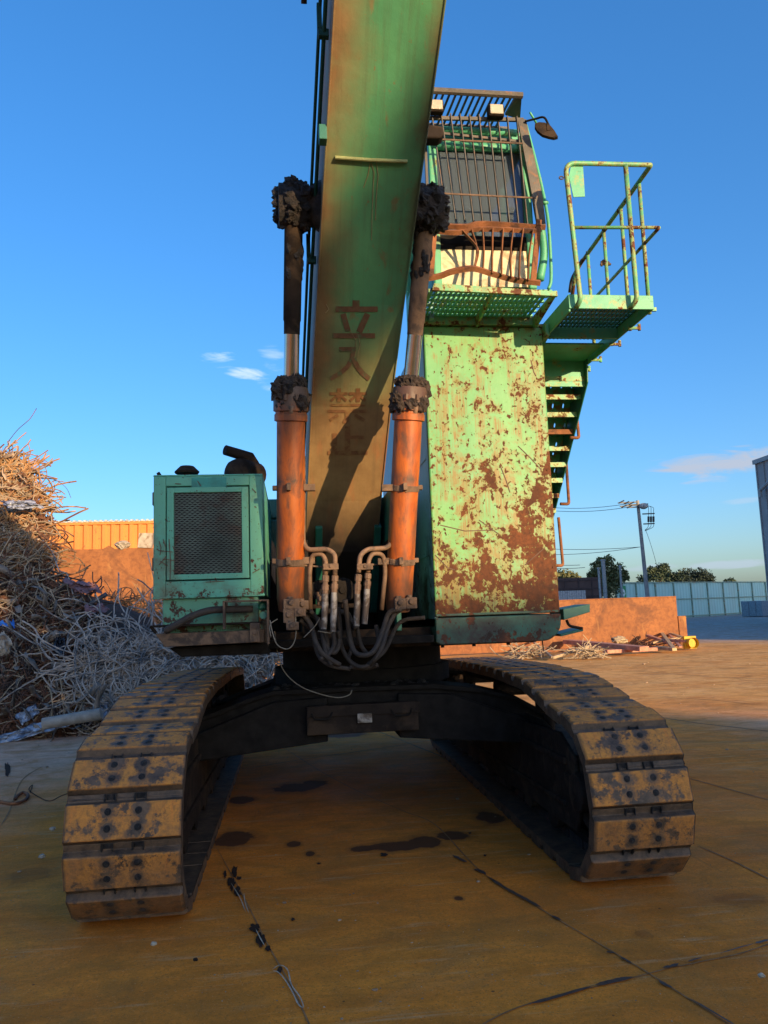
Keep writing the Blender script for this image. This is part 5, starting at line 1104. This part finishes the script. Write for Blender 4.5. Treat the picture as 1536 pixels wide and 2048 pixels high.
sheet('black_film', [(110,1270),(130,1275),(128,1320),(105,1300)], 8.0, simple('black_plastic', (.03,.03,.035), .2), 'black shiny film hanging in the dark middle of the heap', 'plastic film', .14, 19)
b = MB(); b.tube([at(85,1448,Y=7.9), at(200,1428,Y=8.0), at(203,1427,Y=8.0)], .09, 14); b.build('cardboard_tube', simple('pale_tube', (.30,.26,.22), .7, 0, .3, 8, .5), smooth=True, label='pale grey-brown tube lying behind the plastic film', cat='tube')
b = MB(); P = at(2,1290,Y=7.9); b.blob((P.x,7.9,P.z), (.13,.12,.17), .4, 2, 8); b.build('foam_lump', m_conc, label='pale grey lump at the left edge of the heap', cat='scrap lump')
# things on the ground, left
b = MB(); z = .02; pts = [at(x, y, Z=z) for x, y in ((-20,1598),(5,1604),(30,1607),(50,1600),(56,1590),(46,1585),(34,1592),(30,1598))]
b.tube(smoothpath(pts), .016, 8); b.build('steel_hook', m_rust, smooth='all', label='thick rusty hooked rod lying on the ground left of the track', cat='hook')
b = MB(); b.tube(smoothpath([at(x, y, Z=.01) for x, y in ((60,1585),(65,1570),(58,1580),(80,1595),(100,1602),(122,1592),(150,1582))]), .004, 5); b.build('ground_wire', m_dark, smooth='all', label='thin dark wire curling over the ground beside the left track', cat='wire')
for i, (px, py, r, lab, mt) in enumerate(((105,1670,.022,'small grey stone on the ground beside the left track',m_conc),(84,1727,.022,'grey pebble with a twig left of the lower track',m_conc),(308,1906,.014,'tiny white chip on the ground below the left track',m_lime),(391,1938,.011,'dark pebble on the concrete right of the white chip',m_dark),
        (1525,1973,.014,'pale pebble near the right edge of the foreground',m_lime),(1242,1680,.01,'tiny stone right of the right track',m_dark),(553,1498,.02,'small dark scrap under the car body',m_dark),(608,1476,.03,'small pale chip on the ground below the tool box',m_conc))):
    P = at(px, py, Z=0); b = MB(); b.blob((P.x, P.y, r*.55), (r*1.2, r, r*.7), .35, 2, i+3, 12, 8); b.build('pebble', mt, label=lab, cat='pebble')
# ------------------------------------------------------------------ debris before the right wall
m_tim = simple('dusty_timber', (.40,.27,.15), .85, 0, .35, 5, .4)
m_white = simple('pale_twigs', (.36,.27,.17), .8, 0, .3, 8, .3)
m_pink = simple('pink_rust', (.45,.20,.13), .85, 0, .35, 5, .4)
def G(px, py): return at(px, py, Z=0)
def dwires(n, cx, cy, rx, h, mat, label, cat, r=(.006,.022), L=(.25,.9), name='twig_bundle'):
    b = MB(); P = G(cx, cy)
    for i in range(n):
        q = Vector((P.x+random.gauss(0,rx*.5), P.y+random.gauss(0,.25), random.uniform(.0,h*.7))); d = Vector((random.gauss(0,1), random.gauss(0,.6), random.gauss(0,.28))).normalized(); pts = [q]
        for s in range(4): d = (d+Vector((random.gauss(0,.3),random.gauss(0,.3),random.gauss(0,.25)))).normalized(); q = q+d*random.uniform(*L)/4; q.z = max(.01, q.z); pts.append(q)
        b.tube(pts, random.uniform(*r), 4)
    b.build(name, mat, label=label, cat=cat, kind='stuff')
dwires(90, 1052, 1318, .55, .5, m_white, 'tangle of pale wires at the left end of the debris before the low wall', 'debris')
dwires(80, 1175, 1318, .6, .45, m_white, 'tangle of pale wires in the middle of the debris before the low wall', 'debris')
dwires(60, 1290, 1300, 1.2, .3, m_w2, 'thin dark wires strewn along the debris before the low wall', 'debris')
def plank(a, c, w, h, z0, z1, mat, name, label, cat='timber', group=None):
    A = G(*a); C = G(*c); A.z = z0; C.z = z1; b = MB(); b.bar(A, C, w, h); b.build(name, mat, bevel=.01, label=label, cat=cat, group=group)
plank((1060,1302),(1105,1322),.07,.07,.45,.08,m_white,'pale_pole','pale pole leaning out of the left wire tangle','pole')
plank((1105,1322),(1180,1312),.09,.09,.06,.30,m_white,'pale_pole','pale pole lying between the two wire tangles','pole')
plank((1135,1303),(1290,1312),.40,.16,.34,.20,m_pink,'bent_beam','long bent peeling beam lying before the low wall','beam')
plank((1040,1316),(1150,1308),.25,.1,.12,.12,m_rust,'rusty_plate','low reddish plate behind the left wire tangle','plate')
plank((1210,1313),(1310,1306),.3,.12,.12,.1,m_pink,'bent_plate','pinkish twisted plate right of the long beam','plate')
for i, (a, c, z0, z1, w) in enumerate((((1296,1296),(1346,1300),.45,.18,.16),((1305,1300),(1362,1296),.22,.35,.14),((1320,1290),(1348,1306),.62,.1,.14),((1328,1298),(1375,1300),.3,.28,.16),((1312,1304),(1350,1307),.12,.1,.18),((1338,1292),(1378,1297),.5,.3,.12),((1326,1286),(1362,1303),.7,.12,.10))):
    plank(a, c, w, w*.6, z0, z1, m_tim if i % 3 else m_pink, 'timber_piece', ('broken board in the timber heap before the low wall' if i else 'reddish board at the left of the timber heap'), 'timber', 'boards in the timber heap')
P = G(1240,1303); b = MB(); b.blob((P.x,P.y,.38), (.28,.2,.13), .4, 2, 6); b.build('crumpled_bag', m_white, label='pale crumpled lump on the debris before the low wall', cat='bag')
P = G(1385,1300); b = MB()
b.tube([(P.x-.0, P.y-.15, .22), (P.x, P.y+.15, .22)], [.20,.15], 14, cap=False); b.tube([(P.x, P.y-.02, .22), (P.x, P.y, .22)], [.17,.17], 14)
b.box(P.x-.22, P.x+.24, P.y+.12, P.y+.25, .0, .46)
b.build('yellow_crate', simple('yellow_plastic', (.55,.33,.012), .6, 0, .15, 5, .2), bevel=.02, label='bright yellow plastic crate at the right end of the timber heap', cat='crate')
P = G(1285,1288); b = MB(); b.prism([G(1268,1291)+Vector((0,.0,0)), G(1305,1291), G(1302,1290)+Vector((0,0,.5)), G(1290,1290)+Vector((0,0,.55))], (0,.1,0)); b.build('timber_shadow', m_dark, label='dark triangle standing in for the shadow left of the timber heap', cat='plate')  # dark wedge in place of the cast shadow beside the timber
# ------------------------------------------------------------------ far right
fa = Vector((40.47,72.9,0)); fb = Vector((56.3,82.8,0)); fd = (fb-fa).normalized()
def fence_at(px):
    d = F_*FPX + R_*(px-768) - U_*(1200-1024); # intersect vertical plane
    n = Vector((-fd.y, fd.x, 0)); t = (fa-CAM).dot(n)/d.dot(n); P = CAM+d*t; P.z = 0; return P
p0 = fence_at(1232); p1 = fence_at(1640); FH = 3.75
def mk_fence():
    m = M('pale_cyan_sheet'); p = m.pos(); x, y, z = m.xyz(p)
    w = m.math('SINE', m.math('MULTIPLY', x, 13.)); c = m.mix(m.mr(w, -1, 1), (.42,.66,.58), (.50,.74,.66))
    c = m.mix(m.mr(m.noise(m.vec(p, (.6,.6,.15)), 1.5, 6), .5, .7, 0, .4), c, (.50,.52,.40))
    return m.out(c, .5, 0, m.bump(w, .4, .04))
b = MB(); nrm = Vector((fd.y, -fd.x, 0))
b.prism([p0, p1, p1+Vector((0,0,FH)), p0+Vector((0,0,FH))], -nrm*.06)
fo = b.build('site_fence', mk_fence(), label='pale cyan steel sheet fence along the far right yard edge', cat='fence')
m_post = simple('fence_post', (.30,.40,.30), .6, 0, .3, 2, .2, (.35,.22,.12), .3, 2)
L = (p1-p0).length; k = 0; s = 0
while s < L:
    q = p0+fd*s+nrm*.06; b = MB(); b.bar(q, q+Vector((0,0,FH-.05)), .16, .12, up=fd); b.build('fence_post', m_post, fo); s += 3.4
for hz in (FH-.06, FH*.52, .15): b = MB(); b.bar(p0+nrm*.05+Vector((0,0,hz)), p1+nrm*.05+Vector((0,0,hz)), .1, .1); b.build('fence_rail', m_post, fo)
A = fence_at(1241)+nrm*.1; B_ = fence_at(1251)+nrm*.1; b = MB(); z0, z1 = 1.9, 3.3
zc2 = 2.75
b.prism([A+Vector((0,0,2.05)), B_+Vector((0,0,2.05)), B_+Vector((0,0,3.4)), A+Vector((0,0,3.4))], nrm*.03)
sg = b.build('safety_sign', simple('sign_green', (.02,.30,.10), .5, 0, .05), label='small green sign with white leaf mark on the left of the cyan fence', cat='sign')
b = MB(); c = (A+B_)/2+nrm*.032+Vector((0,0,2.72)); ee = (B_-A).normalized()
b.prism([c+ee*-.28+Vector((0,0,-.1)), c+Vector((0,0,-.42)), c+ee*.28+Vector((0,0,-.1)), c+ee*.2+Vector((0,0,.22)), c+Vector((0,0,.40)), c+ee*-.2+Vector((0,0,.22))], nrm*.01); b.mat(1)
b.prism([c+ee*-.10+Vector((0,0,-.02))+nrm*.011, c+Vector((0,0,-.16))+nrm*.011, c+ee*.10+Vector((0,0,-.02))+nrm*.011, c+Vector((0,0,.1))+nrm*.011], nrm*.01)
b.build('leaf_mark', [simple('sign_white', (.75,.78,.75), .5, 0, .05), bpy.data.materials['sign_green']], sg)
# brown shed and low grey fence behind the wall
YS = 62
b = MB(); A = at(1112,1160,Y=YS); B_ = at(1202,1155,Y=YS); b.box(A.x-4, B_.x, YS, YS+6, 0, A.z+.15)
sh = b.build('brown_shed', simple('brown_shed_panel', (.10,.055,.045), .8, 0, .3, .6, .2), label='dark brown panelled shed beyond the low wall, left of the pine', cat='shed')
b = MB()
for i in range(7): x = A.x-3+i*1.25; b.box(x, x+.12, YS-.06, YS, 0, A.z+.1)
for hz in (A.z-.15, A.z-.9, A.z-1.6): b.box(A.x-4, B_.x+.1, YS-.08, YS-.061, hz, hz+.12)
b.build('panel_frame', simple('shed_frame', (.07,.04,.035), .8), sh)
b = MB(); A = at(1118,1182,Y=45); B_ = at(1172,1181,Y=45); n = 24
for i in range(n): x = A.x-2+(B_.x-A.x+2)*i/n; b.box(x, x+(B_.x-A.x+2)/n*.8, 45+.02*(i%2), 45.1, 0, A.z)
b.build('grey_hoarding', simple('grey_hoarding_sheet', (.32,.34,.36), .6), label='low grey ribbed hoarding in front of the brown shed', cat='fence')
# masts
m_mast = simple('grey_mast', (.30,.31,.31), .6)
for px, yt, w, lab in ((1197,1138,.08,'thin short grey mast left of the pine'),(1206,1122,.14,'thicker grey mast in front of the pine'),(1240,1134,.08,'thin grey mast right of the pine')):
    P = at(px, yt, Y=50); b = MB(); b.cyl((P.x,50,0), (P.x,50,P.z), w, 10); b.cyl((P.x,50,P.z), (P.x,50,P.z+.12), w*1.3, 10); b.build('grey_mast', m_mast, label=lab, cat='mast', smooth=True)
# utility pole
YP = 48; P0 = at(1297,1200,Y=YP); P1 = at(1275,1001,Y=YP)
pr_ = empty('utility_pole', (P0.x, YP, 0), label='tall concrete utility pole with transformer wires beyond the cyan fence', cat='utility pole')
m_pole = simple('pole_concrete', (.27,.26,.25), .8, 0, .25, 2, .2)
b = MB(); b.tube([(P0.x,YP,0),(P1.x,YP,P1.z)], [.17,.11], 14); b.build('pole', m_pole, pr_, smooth=True)
def pp(px, py, Y=YP): return at(px, py, Y=Y)
m_blk = simple('insulator_dark', (.03,.03,.032), .5)
b = MB()
for a, c in (((1255,1010),(1296,1008)),((1258,1015),(1290,1013)),((1285,1028),(1309,1027)),((1287,1048),(1309,1047)),((1236,1006),(1276,1004)),((1240,1013),(1276,1010))): b.bar(pp(*a,Y=YP-.25), pp(*c,Y=YP-.25), .08, .08)
b.build('crossarm', m_blk, pr_)
b = MB()
for px in (1297,1302,1307): b.cyl(pp(px,1033,Y=YP-.3), pp(px,1044,Y=YP-.3), .08, 8)
b.build('fuse', m_blk, pr_)
b = MB(); b.blob(pp(1287,1012,Y=YP-.35), (.35,.25,.22), .1, 2, 2); b.build('lamp_housing', m_mast, pr_)
b = MB()
for k in range(3):
    e = 1297+k*5; b.tube(smoothpath([pp(1290,1012-k,Y=YP-.3), pp(e-1,1012+k*1.5,Y=YP-.3), pp(e,1022,Y=YP-.3), pp(e,1033,Y=YP-.3)]), .018, 5); b.tube(smoothpath([pp(e,1044,Y=YP-.3), pp(e-1,1054,Y=YP-.3), pp(1290,1060+k,Y=YP-.3)]), .018, 5)
for px, py in ((1243,1004),(1253,1006),(1263,1007),(1248,1013),(1259,1014)): b.cyl(pp(px-5,py+2,Y=YP-.3), pp(px+5,py-3,Y=YP-.3), .05, 6)
b.build('jumper_wire', m_blk, pr_)
for i, (a, c, sag) in enumerate((((1258,1007),(1000,996),.6),((1258,1014),(1000,1002),.6),((1280,1094),(1000,1103),.4),((1280,1094),(1040,1094),.2),((1160,1130),(1000,1110),.3),((1170,1135),(1000,1122),.3),((1292,1062),(1316,1140),-.2))):
    A = pp(*a,Y=YP-.2); B_ = at(c[0],c[1],Y=YP+(12 if c[0] < 1200 else 0)); b = MB(); b.tube([A.lerp(B_,t)+Vector((0,0,-sag*4*t*(1-t))) for t in [j/12 for j in range(13)]], .018, 4)
    b.build('power_line', m_blk, pr_)
# trees
def leaf_mat(name, c1, c2):
    m = M(name); p = m.pos(); c = m.mix(m.mr(m.noise(p, 1.2, 4), .35, .65), c1, c2); return m.out(c, .7)
m_bark = simple('bark', (.12,.08,.05), .9)
def tree(name, lab, cx, Y, clumps, ls, mat, nleaf, base_px, cat='tree'):
    P = at(cx, 1190, Y=Y); rt = empty(name, (P.x, Y, 0), label=lab, cat=cat); b = MB(); tr = MB()
    top = max(at(c[0], c[1], Y=Y).z for c in clumps); tr.tube([(P.x,Y,0),(P.x+.1,Y,top*.5),(P.x,Y,top*.85)], [.3,.2,.07], 8)
    for (px, py, r) in clumps:
        C = at(px, py, Y=Y)+Vector((0,random.uniform(-r,r)*.6,0)); tr.tube([(P.x,Y,top*random.uniform(.3,.6)), (Vector((P.x,Y,top*.6))+C)/2, C], [.1,.06,.03], 5)
        for i in range(nleaf):
            d = Vector((random.gauss(0,1),random.gauss(0,1),random.gauss(0,1))).normalized()*r*random.random()**.35*random.uniform(.75,1.15); q = C+Vector((d.x,d.y,d.z*.8))
            a = Vector((random.gauss(0,1),random.gauss(0,1),random.gauss(0,1))).normalized(); c2 = a.cross(Vector((random.gauss(0,1),random.gauss(0,1),random.gauss(0,1)))).normalized(); s = ls*random.uniform(.6,1.3)
            b.add([q-a*s, q+c2*s*.5, q+a*s, q-c2*s*.5], [(0,1,2,3)])
    tr.build('trunk', m_bark, rt, smooth=True); b.build('crown', mat, rt)
random.seed(21)
tree('pine_tree', 'olive green pine with lumpy sunlit crown behind the thin masts', 1213, 66, [(1213,1122,.7),(1195,1132,.8),(1230,1138,.9),(1205,1145,1.1),(1187,1145,.6),(1222,1152,1.2),(1246,1148,.5),(1250,1155,.5),(1200,1160,1.2),(1232,1162,.9),(1216,1170,1.2),(1216,1183,1.1),(1187,1152,.6),(1203,1122,.45),(1238,1150,.7)], .16, leaf_mat('pine_leaves', (.10,.11,.035), (.15,.14,.045)), 260, 1190)
tree('round_tree', 'dark round bushy tree right beside the utility pole', 1322, 92, [(1318,1142,1.3),(1305,1150,1.2),(1330,1150,1.4),(1342,1156,1.2),(1290,1160,1.0),(1312,1160,1.8),(1325,1135,.8),(1350,1160,1.2),(1300,1142,.7)], .2, leaf_mat('dark_leaves', (.022,.045,.022), (.05,.07,.03)), 300, 1190)
tree('dark_tree', 'low wide dark evergreen clump above the cyan fence', 1385, 92, [(1352,1158,1.2),(1365,1153,1.2),(1380,1150,1.2),(1395,1151,1.2),(1410,1153,1.2),(1420,1158,1.0),(1370,1162,1.5),(1390,1162,1.5),(1408,1162,1.4)], .17, leaf_mat('darker_leaves', (.012,.026,.016), (.022,.036,.02)), 420, 1190)
tree('distant_tree', 'small sunlit treetop over the brown shed', 1140, 80, [(1125,1152,1.0),(1140,1153,.9),(1150,1156,.7),(1118,1158,1.0)], .2, bpy.data.materials['pine_leaves'], 200, 1190)
tree('small_tree', 'tiny shrub top showing over the right of the cyan fence', 1462, 95, [(1460,1161,.5),(1468,1163,.4),(1452,1163,.4)], .14, bpy.data.materials['dark_leaves'], 150, 1190)
# building, right edge
C0 = at(1509, 921, Y=46.); H0 = C0.z; C1 = at(1536, 908, Z=H0); bd = Vector((C1.x-C0.x, C1.y-C0.y, 0)).normalized()
c0 = Vector((C0.x, C0.y, 0)); 
# wall runs from the far corner towards the right of the camera
far = c0; near = Vector((31.0, 5.0, 0)); bd = (near-far).normalized(); bn = Vector((bd.y, -bd.x, 0)); bn = bn if bn.x < 0 else -bn
b = MB(); b.prism([far, near, near-bn*60, far-bn*60], (0,0,H0))
bl = b.build('warehouse', simple('grey_cladding', (.30,.30,.30), .7, 0, .12, .8, .1), label='tall grey clad warehouse cut off by the right edge', cat='building')
b = MB()
for i in range(40):
    q = far+bd*(i*.9+.2)+bn*.03; b.bar(q, q+Vector((0,0,H0-.1)), .06, .06, up=bd)
b.build('cladding_rib', simple('cladding_rib_grey', (.26,.26,.26), .7), bl)
b = MB(); b.bar(far+bn*.06+Vector((0,0,H0-.15)), near+bn*.06+Vector((0,0,H0-.15)), .25, .3); b.build('roof_edge', m_mast, bl)
b = MB(); P = far+bd*.9+bn*.35; b.cyl((P.x,P.y,H0*.80), (P.x+bd.x*2,P.y+bd.y*2,H0*.86), .12, 8); b.cyl((P.x,P.y,H0*.80),(P.x,P.y,H0*.76),.12,8); b.build('vent_pipe', m_mast, bl)
b = MB(); q = far+bd*1.6+bn*.07; b.prism([q+Vector((0,0,4.5)), q+bd*8+Vector((0,0,4.5)), q+bd*8+Vector((0,0,8.2)), q+Vector((0,0,8.2))], bn*.03); b.build('window', simple('dull_window', (.12,.17,.2), .3), bl)
for i in range(3):
    P = at(1515+i*14, 1233, Z=0); b = MB(); b.box(P.x-.9, P.x+.9, P.y, P.y+1.2, 0, 1.5-(.0)); b.build('concrete_block', simple('block_grey', (.34,.36,.38), .8) if i == 0 else bpy.data.materials['block_grey'], bevel=.03, label='grey concrete block in the row at the foot of the far fence, right edge', cat='concrete block', group='concrete blocks at the right edge')
